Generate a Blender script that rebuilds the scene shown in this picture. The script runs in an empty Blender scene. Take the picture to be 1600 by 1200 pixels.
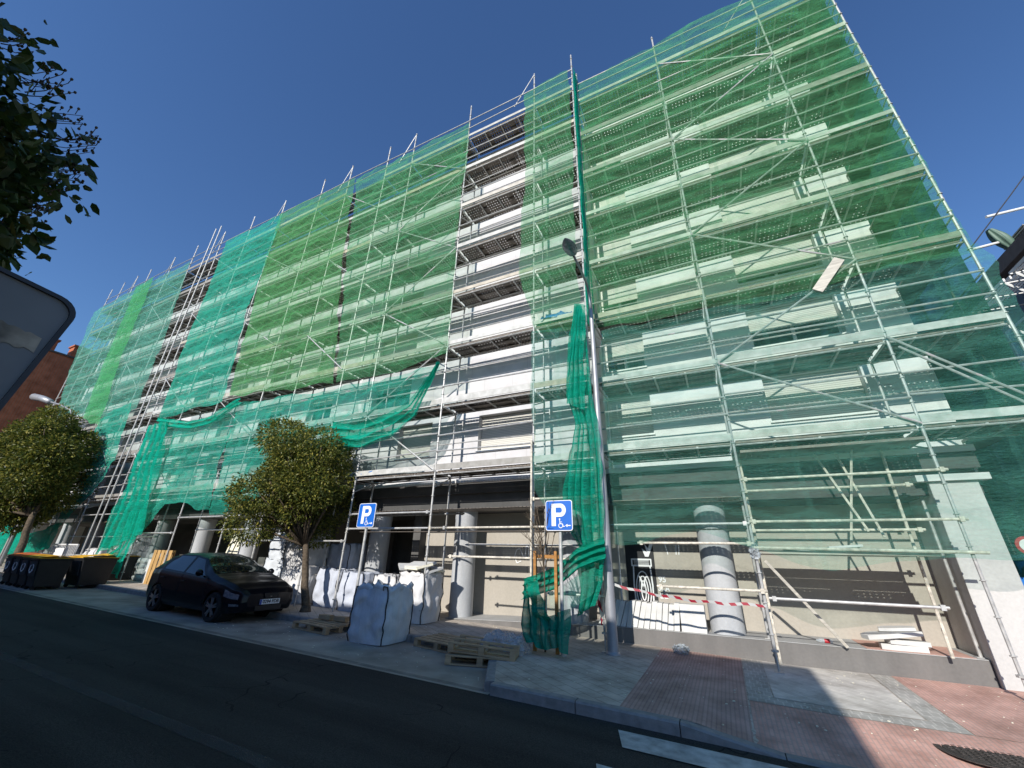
import bpy, bmesh, math, random
from mathutils import Vector, Matrix, noise
import numpy as np
random.seed(7)
S = bpy.context.scene
COL = S.collection
# ------------------------------------------------------------------ camera
F, H = 627.0, 1.6
_z = Vector((37, -1440, F)).normalized()
_x = -Vector((-1377, 238, F)).normalized()
_x = (_x - _z * _x.dot(_z)).normalized()
_y = _z.cross(_x)
R = Matrix((_x, _y, _z))
CAM = Vector((0, 0, H))
cd = bpy.data.cameras.new('camera')
cam = bpy.data.objects.new('camera', cd); COL.objects.link(cam)
cd.sensor_width = 36; cd.lens = F / 1600 * 36; cd.clip_start = .05; cd.clip_end = 2000
r = R @ Vector((1, 0, 0)); u = R @ Vector((0, -1, 0)); b = R @ Vector((0, 0, -1))
cam.matrix_world = Matrix(((r.x, u.x, b.x, 0), (r.y, u.y, b.y, 0), (r.z, u.z, b.z, H), (0, 0, 0, 1)))
S.camera = cam
# ------------------------------------------------------------------ light
SUN_T, SUN_A = .52, .045                      # tan(elevation), drift in x per metre of y
ld = Vector((SUN_A, 1, -SUN_T)).normalized()
sl = bpy.data.lights.new('sun', 'SUN'); so = bpy.data.objects.new('sun', sl); COL.objects.link(so)
sl.energy = 4.6; sl.angle = math.radians(.5); sl.color = (1, .955, .89)
so.rotation_euler = ld.to_track_quat('-Z', 'Y').to_euler()
W = bpy.data.worlds.new('World'); S.world = W; W.use_nodes = True
wn = W.node_tree.nodes; wl = W.node_tree.links
sky = wn.new('ShaderNodeTexSky'); sky.sky_type = 'NISHITA'; sky.sun_disc = False
sky.sun_elevation = math.atan(SUN_T); sky.sun_rotation = math.radians(180 + 4)
sky.altitude = 650; sky.air_density = 1.25; sky.dust_density = 0; sky.ozone_density = 6.0
bg = wn['Background']; bg.inputs['Strength'].default_value = .125
hs = wn.new('ShaderNodeHueSaturation'); hs.inputs['Saturation'].default_value = 1.07; hs.inputs['Hue'].default_value = .506
wl.new(sky.outputs[0], hs.inputs['Color']); wl.new(hs.outputs[0], bg.inputs['Color'])
S.view_settings.view_transform = 'Standard'; S.view_settings.look = 'None'
S.view_settings.exposure = 0.27; S.view_settings.gamma = 1
S.render.engine = 'CYCLES'
S.cycles.transparent_max_bounces = 24; S.cycles.max_bounces = 8; S.cycles.diffuse_bounces = 2
# ------------------------------------------------------------------ helpers
def ray(u, v): return R @ Vector((u - 800, v - 600, F))
def atY(u, v, y):
    d = ray(u, v); return CAM + d * (y / d.y)
def gz(x):                                    # pavement height: the street climbs to the left
    return -.072 - .0236 * min(x, 1.0)
def rz(x): return gz(x) - .13
def wloc(o):
    v = Vector((0, 0, 0))
    while o: v += o.location; o = o.parent
    return v
def tag(o, label=None, cat=None, group=None, kind=None):
    if label: o['label'] = label
    if cat: o['category'] = cat
    if group: o['group'] = group
    if kind: o['kind'] = kind
    return o
def thing(name, label, cat, loc, group=None, rz_=0):
    o = bpy.data.objects.new(name, None); COL.objects.link(o)
    o.empty_display_size = .2; o.location = loc; o.rotation_euler = (0, 0, rz_)
    return tag(o, label, cat, group)
class MB:
    def __init__(s): s.v = []; s.f = []; s.mi = []; s.m = 0
    def add(s, vs, fs):
        n = len(s.v); s.v += [tuple(p) for p in vs]
        for f in fs: s.f.append(tuple(i + n for i in f)); s.mi.append(s.m)
        return s
    def box(s, lo, hi, M=None):
        (a, b, c), (d, e, g) = lo, hi
        vs = [Vector(p) for p in ((a,b,c),(d,b,c),(d,e,c),(a,e,c),(a,b,g),(d,b,g),(d,e,g),(a,e,g))]
        if M: vs = [M @ p for p in vs]
        return s.add(vs, [(0,3,2,1),(4,5,6,7),(0,1,5,4),(1,2,6,5),(2,3,7,6),(3,0,4,7)])
    def tube(s, pts, r, n=8, r1=None, cap=True):
        pts = [Vector(p) for p in pts]; rings = []; vs = []
        for i, p in enumerate(pts):
            t = (pts[min(i + 1, len(pts) - 1)] - pts[max(i - 1, 0)]).normalized()
            a = Vector((0, 0, 1)) if abs(t.z) < .9 else Vector((1, 0, 0))
            e1 = t.cross(a).normalized(); e2 = t.cross(e1)
            rr = r if r1 is None else r + (r1 - r) * i / max(1, len(pts) - 1)
            for k in range(n):
                w = 2 * math.pi * k / n
                vs.append(p + (e1 * math.cos(w) + e2 * math.sin(w)) * rr)
        fs = []
        for i in range(len(pts) - 1):
            for k in range(n):
                k2 = (k + 1) % n
                fs.append((i*n+k, i*n+k2, (i+1)*n+k2, (i+1)*n+k))
        if cap:
            fs.append(tuple(range(n))[::-1]); fs.append(tuple((len(pts)-1)*n + k for k in range(n)))
        return s.add(vs, fs)
    def lathe(s, prof, c=(0,0,0), n=20, axis='z'):
        c = Vector(c); vs = []
        for (rr, z) in prof:
            for k in range(n):
                w = 2*math.pi*k/n; p = (rr*math.cos(w), rr*math.sin(w), z)
                if axis == 'y': p = (p[0], p[2], p[1])
                if axis == 'x': p = (p[2], p[0], p[1])
                vs.append(c + Vector(p))
        fs = []
        for i in range(len(prof)-1):
            for k in range(n):
                k2 = (k+1) % n; fs.append((i*n+k, i*n+k2, (i+1)*n+k2, (i+1)*n+k))
        fs.append(tuple(range(n))[::-1]); fs.append(tuple((len(prof)-1)*n+k for k in range(n)))
        return s.add(vs, fs)
    def prism(s, poly, ex):                   # polygon (3D points) extruded along ex
        ex = Vector(ex); n = len(poly); vs = [Vector(p) for p in poly] + [Vector(p) + ex for p in poly]
        return s.add(vs, [tuple(range(n))[::-1], tuple(range(n, 2*n))] + [(i, (i+1) % n, n+(i+1) % n, n+i) for i in range(n)])
    def grid(s, P, thick=None):
        nu, nv = len(P), len(P[0]); vs = [p for row in P for p in row]
        return s.add(vs, [(i*nv+j, i*nv+j+1, (i+1)*nv+j+1, (i+1)*nv+j) for i in range(nu-1) for j in range(nv-1)])
    def build(s, name, mats, parent=None, smooth=False, origin=None, label=None, cat=None, group=None, kind=None, bevel=0):
        if not isinstance(mats, (list, tuple)): mats = [mats]
        if origin is None:
            if parent is not None: origin = wloc(parent)
            else:
                a = np.array(s.v); origin = Vector(((a[:,0].min()+a[:,0].max())/2, (a[:,1].min()+a[:,1].max())/2, a[:,2].min()))
        origin = Vector(origin)
        me = bpy.data.meshes.new(name)
        me.from_pydata([Vector(p) - origin for p in s.v], [], s.f)
        for m in mats: me.materials.append(m)
        if len(mats) > 1: me.polygons.foreach_set('material_index', s.mi)
        if smooth: me.polygons.foreach_set('use_smooth', [True]*len(me.polygons))
        me.update()
        o = bpy.data.objects.new(name, me); COL.objects.link(o)
        if parent is None: o.location = origin
        else: o.parent = parent
        if smooth == 'auto':
            me.set_sharp_from_angle(angle=math.radians(38))
        if bevel:
            bm_ = o.modifiers.new('bevel', 'BEVEL'); bm_.width = bevel; bm_.segments = 2; bm_.limit_method = 'ANGLE'
        return tag(o, label, cat, group, kind)
def copy_tree(o, parent=None):
    c = o.copy(); COL.objects.link(c)
    if parent: c.parent = parent
    for ch in list(o.children): copy_tree(ch, c)
    return c
def N3(x, y, z): return noise.noise(Vector((x, y, z)))
# ------------------------------------------------------------------ materials
class NT:
    def __init__(s, name):
        s.mat = bpy.data.materials.new(name); s.mat.use_nodes = True
        s.n = s.mat.node_tree.nodes; s.l = s.mat.node_tree.links
        s.p = s.n['Principled BSDF']; s.out = s.n['Material Output']
    def node(s, t, **kw):
        n = s.n.new(t)
        for k, v in kw.items():
            if k.startswith('i_'): n.inputs[int(k[2:])].default_value = v
            else: setattr(n, k, v)
        return n
    def link(s, a, b): s.l.new(a, b)
    def coord(s): return s.node('ShaderNodeTexCoord').outputs['Object']
    def noise(s, scale, detail=4, vec=None, rough=.55):
        n = s.node('ShaderNodeTexNoise'); n.inputs['Scale'].default_value = scale
        n.inputs['Detail'].default_value = detail; n.inputs['Roughness'].default_value = rough
        s.link(vec or s.coord(), n.inputs['Vector']); return n.outputs['Fac']
    def ramp(s, fac, stops):
        n = s.node('ShaderNodeValToRGB'); e = n.color_ramp.elements
        while len(e) < len(stops): e.new(.5)
        for el, (p, c) in zip(e, stops):
            el.position = p; el.color = (*c, 1) if len(c) == 3 else c
        s.link(fac, n.inputs[0]); return n.outputs[0]
    def mix(s, fac, a, b, mode='MIX'):
        n = s.node('ShaderNodeMix', data_type='RGBA', blend_type=mode)
        for sock, val in ((n.inputs[0], fac), (n.inputs[6], a), (n.inputs[7], b)):
            if hasattr(val, 'is_linked'): s.link(val, sock)
            else: sock.default_value = val if isinstance(val, (int, float)) else (*val, 1)
        return n.outputs[2]
    def math(s, op, a, b=0.0, c=0.0):
        n = s.node('ShaderNodeMath', operation=op)
        for i, v in enumerate((a, b, c)):
            if hasattr(v, 'is_linked'): s.link(v, n.inputs[i])
            else: n.inputs[i].default_value = v
        return n.outputs[0]
    def bump(s, h, strength=.3, dist=.02):
        n = s.node('ShaderNodeBump'); n.inputs['Strength'].default_value = strength; n.inputs['Distance'].default_value = dist
        s.link(h, n.inputs['Height']); s.link(n.outputs[0], s.p.inputs['Normal'])
    def base(s, v):
        if hasattr(v, 'is_linked'): s.link(v, s.p.inputs['Base Color'])
        else: s.p.inputs['Base Color'].default_value = (*v, 1)
    def set(s, rough=.6, metal=0, spec=.4):
        s.p.inputs['Roughness'].default_value = rough; s.p.inputs['Metallic'].default_value = metal
        s.p.inputs['Specular IOR Level'].default_value = spec; return s
def plain(name, c, rough=.6, metal=0, var=.25, scale=6, bump=0, spec=.4, det=5):
    t = NT(name); t.set(rough, metal, spec)
    f = t.noise(scale, det)
    lo = tuple(x*(1-var) for x in c); hi = tuple(min(1, x*(1+var)) for x in c)
    t.base(t.ramp(f, [(.3, lo), (.7, hi)]))
    if bump: t.bump(t.noise(scale*4, 6), bump, .02)
    return t.mat
M = {}
M['bright_wall'] = plain('brightened_white_render', (.72, .71, .695), .8, var=.07, scale=.9, bump=.15)  # colour lifted to offset the light lost behind the right nets
M['white_wall'] = plain('insulated_white_render', (.66, .65, .63), .8, var=.06, scale=1.1, bump=.15)
def panelwall():
    t = NT('white_insulation_panel_wall'); t.set(.85, 0, .2)
    sep = t.node('ShaderNodeSeparateXYZ'); t.link(t.coord(), sep.inputs[0])
    cmb = t.node('ShaderNodeCombineXYZ'); t.link(sep.outputs[0], cmb.inputs[0]); t.link(sep.outputs[2], cmb.inputs[1])
    br = t.node('ShaderNodeTexBrick'); t.link(cmb.outputs[0], br.inputs['Vector'])
    br.inputs['Scale'].default_value = 1; br.inputs['Brick Width'].default_value = 1.0; br.inputs['Row Height'].default_value = .5
    br.inputs['Mortar Size'].default_value = .008; br.inputs['Mortar Smooth'].default_value = .3
    br.inputs['Color1'].default_value = (.63, .62, .62, 1); br.inputs['Color2'].default_value = (.60, .59, .60, 1); br.inputs['Mortar'].default_value = (.52, .51, .51, 1)
    d = t.ramp(t.noise(2.3, 6), [(.35, (.9, .89, .88)), (.6, (1, 1, 1))])
    t.base(t.mix(1.0, br.outputs[0], d, 'MULTIPLY')); t.bump(t.noise(14, 5), .12, .01)
    return t.mat
M['panel_wall'] = panelwall()
def stained(name, c, c2, scale=1.6):
    t = NT(name); t.set(.85, 0, .25)
    mp = t.node('ShaderNodeMapping'); mp.inputs['Scale'].default_value = (1, 1, .25); t.link(t.coord(), mp.inputs[0])
    a = t.ramp(t.noise(scale, 6, mp.outputs[0]), [(.35, c2), (.62, c)])
    t.base(t.mix(.5, a, t.ramp(t.noise(22, 4), [(.3, tuple(x*.8 for x in c)), (.7, c)])))
    t.bump(t.noise(40, 5), .2, .01); return t.mat
M['beige_wall'] = stained('beige_rendered_wall', (.43, .395, .34), (.36, .33, .28))
M['concrete'] = stained('grey_concrete', (.42, .42, .41), (.30, .30, .29))
M['column'] = stained('pale_concrete_column', (.47, .48, .49), (.31, .33, .35), 3.2)
M['pier'] = stained('white_painted_pier', (.57, .56, .54), (.47, .46, .44))
M['fascia_shade'] = plain('shade_toned_fascia', (.075, .074, .072), .8, var=.2, scale=2)  # dark tone stands in for shade on the beam and slab edge
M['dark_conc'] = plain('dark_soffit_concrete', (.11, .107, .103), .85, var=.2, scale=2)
M['ledge'] = stained('dark_stone_plinth', (.19, .18, .17), (.12, .117, .112), 2.4)
M['dark_room'] = plain('dark_interior', (.045, .045, .045), .9, var=.3)
M['shutter'] = None
def slatted(name, c, freq, amp=.35, axis=2):
    t = NT(name); t.set(.5, 0, .4)
    sep = t.node('ShaderNodeSeparateXYZ'); t.link(t.coord(), sep.inputs[0])
    w = t.math('FRACT', t.math('MULTIPLY', sep.outputs[axis], freq))
    line = t.math('LESS_THAN', w, .18)
    t.base(t.mix(t.math('MULTIPLY', line, amp), c, tuple(x*.25 for x in c)))
    t.bump(w, .5, .015); return t.mat
M['shutter'] = slatted('roller_shutter_slats', (.66, .64, .58), 20, .8)
M['shutter_dark'] = slatted('grey_roller_shutter_slats', (.34, .33, .31), 20, .7)
def glassy(name, c=(.02, .03, .035), rough=.05):
    t = NT(name); t.set(rough, 0, .9); t.base(c); t.bump(t.noise(2, 2), .03, .02); return t.mat
M['glass'] = glassy('window_glass')
M['frame'] = plain('white_window_frame', (.72, .72, .70), .45, var=.05)
M['brown_frame'] = plain('dark_window_frame', (.09, .08, .07), .5, var=.1)
M['steel'] = plain('galvanised_scaffold_steel', (.47, .465, .45), .5, .35, var=.22, scale=9)
M['steel_old'] = plain('cement_splashed_scaffold_tube', (.60, .55, .46), .7, .1, var=.35, scale=14, bump=.3)
def toemat():
    t = NT('dusty_toe_board'); t.set(.65, .1, .3); oi = t.node('ShaderNodeObjectInfo')
    t.base(t.mix(1.0, t.ramp(oi.outputs['Random'], [(0, (.30, .28, .25)), (.4, (.52, .51, .48)), (.8, (.62, .61, .58)), (1, (.50, .43, .33))]), t.ramp(t.noise(5, 6), [(.3, (.7, .7, .68)), (.65, (1, 1, 1))]), 'MULTIPLY')); return t.mat
M['toe'] = toemat()
M['pole_grey'] = plain('grey_lamp_post_metal', (.33, .335, .36), .45, .35, var=.1, scale=4)
def perforated():
    t = NT('perforated_steel_deck'); t.set(.55, .3, .4); t.base(t.ramp(t.noise(7, 5), [(.3, (.12, .10, .085)), (.7, (.22, .19, .16))]))
    sep = t.node('ShaderNodeSeparateXYZ'); t.link(t.coord(), sep.inputs[0])
    def cell(sock, f, lo, hi, ph=0):
        w = t.math('FRACT', t.math('ADD', t.math('MULTIPLY', sock, f), ph))
        return t.math('MULTIPLY', t.math('GREATER_THAN', w, lo), t.math('LESS_THAN', w, hi))
    a = t.math('MULTIPLY', cell(sep.outputs[0], 10, .36, .64), cell(sep.outputs[1], 9.5, .34, .68))
    grp = cell(sep.outputs[0], .9, .06, .94)
    a = t.math('MULTIPLY', a, grp)
    tr = t.node('ShaderNodeBsdfTransparent'); mx = t.node('ShaderNodeMixShader')
    t.link(a, mx.inputs[0]); t.link(t.p.outputs[0], mx.inputs[1]); t.link(tr.outputs[0], mx.inputs[2])
    t.link(mx.outputs[0], t.out.inputs['Surface']); return t.mat
M['deck'] = perforated()
def netmat(name, c, a_lo, a_hi, transl=.35):
    t = NT(name)
    crd = t.coord()
    mp = t.node('ShaderNodeMapping'); mp.inputs['Scale'].default_value = (.5, 1, 1.6); mp.inputs['Rotation'].default_value = (0, .5, 0); t.link(crd, mp.inputs[0])
    big = t.noise(1.0, 5, mp.outputs[0], .6)
    mp2 = t.node('ShaderNodeMapping'); mp2.inputs['Scale'].default_value = (6, 6, 26); mp2.inputs['Rotation'].default_value = (0, .25, 0); t.link(crd, mp2.inputs[0])
    fine = t.noise(1.0, 4, mp2.outputs[0], .7)
    dust = t.noise(38, 2, crd)
    col = t.mix(big, tuple(x*.82 for x in c), tuple(min(1, x*1.18) for x in c))
    col = t.mix(t.math('MULTIPLY', t.math('GREATER_THAN', dust, .735), .75), col, (.55, .62, .56))
    df = t.node('ShaderNodeBsdfDiffuse'); tl = t.node('ShaderNodeBsdfTranslucent')
    t.link(col, df.inputs[0]); t.link(col, tl.inputs[0])
    bp = t.node('ShaderNodeBump'); bp.inputs['Strength'].default_value = 1.0; bp.inputs['Distance'].default_value = .09
    t.link(t.math('ADD', fine, t.math('MULTIPLY', big, 3.0)), bp.inputs['Height'])
    t.link(bp.outputs[0], df.inputs['Normal'])
    m1 = t.node('ShaderNodeMixShader'); m1.inputs[0].default_value = transl
    t.link(df.outputs[0], m1.inputs[1]); t.link(tl.outputs[0], m1.inputs[2])
    wv = t.node('ShaderNodeTexWave', wave_type='BANDS', bands_direction='Z'); t.link(crd, wv.inputs[0])
    for k_, v_ in (('Scale', .55), ('Distortion', 9.0), ('Detail', 4.0), ('Detail Scale', .7), ('Detail Roughness', .62)): wv.inputs[k_].default_value = v_
    fold = t.math('POWER', wv.outputs['Fac'], 7.0)
    sp_ = t.node('ShaderNodeSeparateXYZ'); t.link(crd, sp_.inputs[0])
    seam = t.math('LESS_THAN', t.math('FRACT', t.math('ADD', t.math('MULTIPLY', sp_.outputs[0], .34), t.math('MULTIPLY', big, .05))), .03)
    f = t.math('ADD', t.math('ADD', t.math('MULTIPLY', big, .6), t.math('MULTIPLY', fine, .4)), t.math('ADD', t.math('MULTIPLY', fold, .24), t.math('MULTIPLY', seam, .14)))
    mr = t.node('ShaderNodeMapRange'); mr.inputs[1].default_value = .36; mr.inputs[2].default_value = .70
    mr.inputs[3].default_value = a_lo; mr.inputs[4].default_value = a_hi
    t.link(f, mr.inputs[0])
    lw = t.node('ShaderNodeLayerWeight'); lw.inputs[0].default_value = .5      # a mesh closes up when seen edge on
    cosv = t.math('MAXIMUM', t.math('SUBTRACT', 1.0, lw.outputs['Facing']), .3)
    alpha = t.math('SUBTRACT', 1.0, t.math('POWER', t.math('SUBTRACT', 1.0, mr.outputs[0]), t.math('DIVIDE', 1.0, cosv)))
    tr = t.node('ShaderNodeBsdfTransparent'); tr.inputs[0].default_value = (*[.90 + .10*x/max(c) for x in c], 1)
    m2 = t.node('ShaderNodeMixShader'); t.link(alpha, m2.inputs[0])
    t.link(tr.outputs[0], m2.inputs[1]); t.link(m1.outputs[0], m2.inputs[2])
    t.link(m2.outputs[0], t.out.inputs['Surface']); return t.mat
M['net_teal'] = netmat('teal_debris_netting', (.045, .44, .31), .18, .40, .2)
M['net_pale'] = netmat('pale_teal_debris_netting', (.13, .43, .33), .11, .28, .2)
M['net_green'] = netmat('green_debris_netting', (.115, .41, .185), .12, .32, .2)
M['net_olive'] = netmat('olive_green_debris_netting', (.12, .39, .15), .15, .37, .2)
M['net_lime'] = netmat('lime_green_debris_netting', (.09, .42, .16), .16, .34, .2)
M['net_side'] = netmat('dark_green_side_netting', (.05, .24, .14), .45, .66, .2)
M['net_skirt'] = netmat('heavy_emerald_netting', (.008, .33, .22), .72, .92, .3)
M['net_dense'] = netmat('bunched_emerald_netting', (.012, .50, .34), .42, .66, .35)
def asphalt():
    t = NT('worn_asphalt'); t.set(.9, 0, .2)
    a = t.ramp(t.noise(.35, 5), [(.3, (.027, .025, .021)), (.7, (.050, .046, .040))])
    mp = t.node('ShaderNodeMapping'); mp.inputs['Scale'].default_value = (.12, 1.5, 1); t.link(t.coord(), mp.inputs[0])
    st_ = t.ramp(t.noise(1.0, 5, mp.outputs[0]), [(.35, (.62, .62, .62)), (.6, (1.15, 1.14, 1.1))])
    vo = t.node('ShaderNodeTexVoronoi', feature='DISTANCE_TO_EDGE'); vo.inputs['Scale'].default_value = .55
    wob = t.node('ShaderNodeVectorMath', operation='ADD'); nz = t.node('ShaderNodeTexNoise'); nz.inputs['Scale'].default_value = 1.4; t.link(t.coord(), nz.inputs['Vector'])
    t.link(t.coord(), wob.inputs[0]); t.link(nz.outputs['Color'], wob.inputs[1]); t.link(wob.outputs[0], vo.inputs['Vector'])
    crack = t.math('MULTIPLY', t.math('LESS_THAN', vo.outputs['Distance'], .006), t.math('GREATER_THAN', t.noise(.4, 3), .52))
    col = t.mix(1.0, t.mix(.5, a, t.ramp(t.noise(60, 3), [(.35, (.018, .018, .018)), (.7, (.075, .075, .072))])), st_, 'MULTIPLY')
    t.base(t.mix(t.math('MULTIPLY', crack, .8), col, (.006, .006, .006)))
    t.bump(t.noise(90, 3), .5, .01); return t.mat
M['asphalt'] = asphalt()
M['bay'] = plain('dusty_concrete_bay', (.32, .28, .23), .9, var=.35, scale=1.3, bump=.3, spec=.2, det=8)
M['kerb'] = plain('granite_kerb', (.24, .235, .23), .8, var=.2, scale=9, bump=.3)
def paver(name, c1, c2, mort, bw, rh, rot=0, off=.5):
    t = NT(name); t.set(.85, 0, .25)
    mp = t.node('ShaderNodeMapping'); mp.inputs['Rotation'].default_value = (0, 0, rot); t.link(t.coord(), mp.inputs[0])
    br = t.node('ShaderNodeTexBrick'); t.link(mp.outputs[0], br.inputs['Vector']); br.offset = off
    br.inputs['Scale'].default_value = 1; br.inputs['Brick Width'].default_value = bw; br.inputs['Row Height'].default_value = rh
    br.inputs['Mortar Size'].default_value = .009; br.inputs['Mortar Smooth'].default_value = .2
    for k, c in (('Color1', c1), ('Color2', c2), ('Mortar', mort)): br.inputs[k].default_value = (*c, 1)
    d = t.ramp(t.noise(1.7, 8, rough=.65), [(.32, (.62, .60, .58)), (.55, (1, 1, 1)), (.72, (1.25, 1.22, 1.2))])
    col = t.mix(1.0, br.outputs[0], d, 'MULTIPLY')
    specks = t.math('GREATER_THAN', t.noise(26, 2), .73)
    t.base(t.mix(t.math('MULTIPLY', specks, .5), col, (.55, .53, .5)))
    t.bump(br.outputs[1], -.4, .008); return t.mat
M['pave_grey'] = paver('grey_paving_blocks', (.46, .405, .34), (.51, .45, .38), (.32, .285, .245), .4, .2, .6)
M['pave_light'] = paver('pale_paving_blocks', (.56, .525, .47), (.62, .585, .52), (.68, .64, .58), .3, .15, .78)
M['pave_border'] = paver('dark_grey_border_blocks', (.40, .38, .34), (.45, .43, .385), (.56, .53, .48), .1, .2)
M['pave_red'] = paver('red_brick_paving', (.58, .33, .265), (.63, .38, .31), (.48, .32, .27), .2, .05, math.pi/2)
M['pave_tactile'] = paver('red_ribbed_tactile_paving', (.42, .27, .23), (.46, .31, .265), (.34, .23, .20), 3.0, .05, math.pi/2, 0)
M['paint'] = plain('worn_white_road_paint', (.42, .42, .40), .8, var=.35, scale=7, bump=.2)
M['paint_old'] = None
def worn_paint():
    t = NT('nearly_gone_road_paint'); t.set(.9, 0, .2); t.base((.12, .12, .115))
    tr = t.node('ShaderNodeBsdfTransparent'); mx = t.node('ShaderNodeMixShader')
    t.link(t.ramp(t.noise(3, 8, rough=.7), [(.35, (.12, .12, .12)), (.65, (.42, .42, .42))]), mx.inputs[0])
    t.link(tr.outputs[0], mx.inputs[1]); t.link(t.p.outputs[0], mx.inputs[2]); t.link(mx.outputs[0], t.out.inputs['Surface']); return t.mat
M['paint_old'] = worn_paint()
M['iron'] = plain('cast_iron', (.07, .06, .055), .6, .5, var=.4, scale=12, bump=.5)
M['brick'] = paver('red_brown_brick', (.42, .125, .06), (.47, .145, .07), (.40, .16, .09), .25, .07)
M['grey_blue'] = plain('grey_blue_cladding', (.17, .20, .24), .6, var=.1)
M['fascia'] = plain('brown_roof_fascia', (.10, .08, .07), .6, var=.2)
M['white_metal'] = plain('white_painted_metal', (.75, .75, .74), .4, var=.05)
M['dark_metal'] = plain('dark_metal', (.05, .05, .055), .5, .3, var=.2)
M['bark'] = plain('tree_bark', (.10, .075, .05), .9, var=.5, scale=14, bump=.6)
def leafmat(name, cs, transl=.3):
    t = NT(name); g = t.node('ShaderNodeNewGeometry')
    c = t.ramp(g.outputs['Random Per Island'], [(0, cs[0]), (.45, cs[1]), (.8, cs[2]), (1, cs[3])])
    t.base(c); t.set(.45, 0, .35)
    tl = t.node('ShaderNodeBsdfTranslucent'); t.link(c, tl.inputs[0])
    mx = t.node('ShaderNodeMixShader'); mx.inputs[0].default_value = transl
    t.link(t.p.outputs[0], mx.inputs[1]); t.link(tl.outputs[0], mx.inputs[2]); t.link(mx.outputs[0], t.out.inputs['Surface']); return t.mat
M['leaf'] = leafmat('evergreen_leaf', [(.035, .055, .012), (.11, .135, .022), (.21, .21, .038), (.40, .34, .065)])
M['leaf_near'] = leafmat('dark_glossy_leaf', [(.022, .042, .01), (.04, .07, .014), (.055, .085, .018), (.09, .085, .02)], .3)
M['leaf_dry'] = leafmat('dry_leaf', [(.10, .075, .03), (.13, .10, .04), (.09, .085, .03), (.16, .12, .06)])
def carpaint():
    t = NT('navy_car_paint'); t.set(.3, 0, .22); t.base((.004, .005, .009)); t.p.inputs['Coat Weight'].default_value = .15; t.p.inputs['Coat Roughness'].default_value = .06
    t.bump(t.noise(3, 2), .01, .01); return t.mat
M['car'] = carpaint()
M['car_glass'] = glassy('tinted_car_glass', (.012, .018, .02), .03)
M['rubber'] = plain('black_rubber', (.012, .012, .012), .85, var=.3)
M['alloy'] = plain('alloy_wheel', (.30, .30, .30), .35, .7, var=.1)
M['lamp_glass'] = plain('headlight_lens', (.20, .22, .26), .12, .3, var=.4, scale=18)
M['plastic_black'] = plain('black_plastic', (.014, .015, .017), .5, var=.25)
M['bin_grey'] = plain('charcoal_bin_plastic', (.045, .047, .052), .55, var=.2)
M['lid_orange'] = plain('orange_bin_lid', (.75, .16, .03), .5, var=.12)
M['lid_yellow'] = plain('yellow_bin_lid', (.80, .42, .03), .5, var=.12)
M['white_mark'] = plain('white_marking', (.78, .78, .78), .5, var=.04)
M['sign_blue'] = plain('blue_sign_face', (.008, .12, .50), .4, var=.05)
M['red'] = plain('red_plastic', (.42, .02, .03), .5, var=.1)
M['plate_blue'] = plain('plate_blue_band', (.02, .06, .35), .4, var=.05)
M['ink'] = plain('dark_ink', (.02, .02, .022), .6, var=.1)
def bagmat(name, c):
    t = NT(name); t.set(.75, 0, .25)
    t.base(t.ramp(t.noise(5, 6), [(.3, tuple(x*.85 for x in c)), (.65, c)]))
    mp = t.node('ShaderNodeMapping'); mp.inputs['Scale'].default_value = (8, 8, 2.6); mp.inputs['Rotation'].default_value = (.25, .2, 0); t.link(t.coord(), mp.inputs[0])
    t.bump(t.noise(1.0, 7, mp.outputs[0], .5), .55, .05); return t.mat
M['bag'] = bagmat('white_woven_bag', (.66, .65, .64))
M['bag_shade_grey'] = bagmat('shade_grey_white_bag', (.60, .63, .66))  # white bag with cool shade put into its colour
M['bag_shade_blue'] = bagmat('shade_blue_white_bag', (.52, .55, .62))  # same white bag, deeper bluish shade in the colour
M['foam'] = plain('white_insulation_foam', (.57, .565, .54), .8, var=.09, scale=4, bump=.15)
M['foam_cream'] = plain('cream_insulation_scrap', (.74, .70, .56), .8, var=.1, scale=6, bump=.3)
def wood(name, c):
    t = NT(name); t.set(.8, 0, .2)
    mp = t.node('ShaderNodeMapping'); mp.inputs['Scale'].default_value = (2, 14, 14); t.link(t.coord(), mp.inputs[0])
    t.base(t.ramp(t.noise(1.5, 6, mp.outputs[0]), [(.3, tuple(x*.6 for x in c)), (.7, c)])); t.bump(t.noise(8, 4, mp.outputs[0]), .2, .01); return t.mat
M['pallet'] = wood('weathered_pallet_wood', (.52, .37, .22))
M['pallet_new'] = wood('fresh_pallet_wood', (.58, .36, .14))
M['stake'] = wood('orange_stained_stake', (.45, .22, .07))
M['plank'] = wood('pale_plank', (.62, .58, .50))
M['tarp'] = plain('blue_tarpaulin', (.03, .16, .42), .5, var=.3, scale=8, bump=.5)
M['skip_blue'] = plain('blue_container_paint', (.015, .17, .55), .5, var=.15, scale=3)
M['sticker'] = plain('faded_paper_sticker', (.30, .25, .19), .7, var=.6, scale=9)
M['sign_back'] = plain('bare_aluminium_sign_back', (.20, .20, .20), .8, 0, var=.15, scale=2)
def tape():
    t = NT('red_white_barrier_tape'); t.set(.5, 0, .3)
    sep = t.node('ShaderNodeSeparateXYZ'); t.link(t.coord(), sep.inputs[0])
    w = t.math('FRACT', t.math('MULTIPLY', t.math('ADD', sep.outputs[0], t.math('MULTIPLY', sep.outputs[2], .8)), 4.6))
    t.base(t.mix(t.math('GREATER_THAN', w, .5), (.28, .014, .03), (.40, .40, .385))); return t.mat
M['tape'] = tape()
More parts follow.
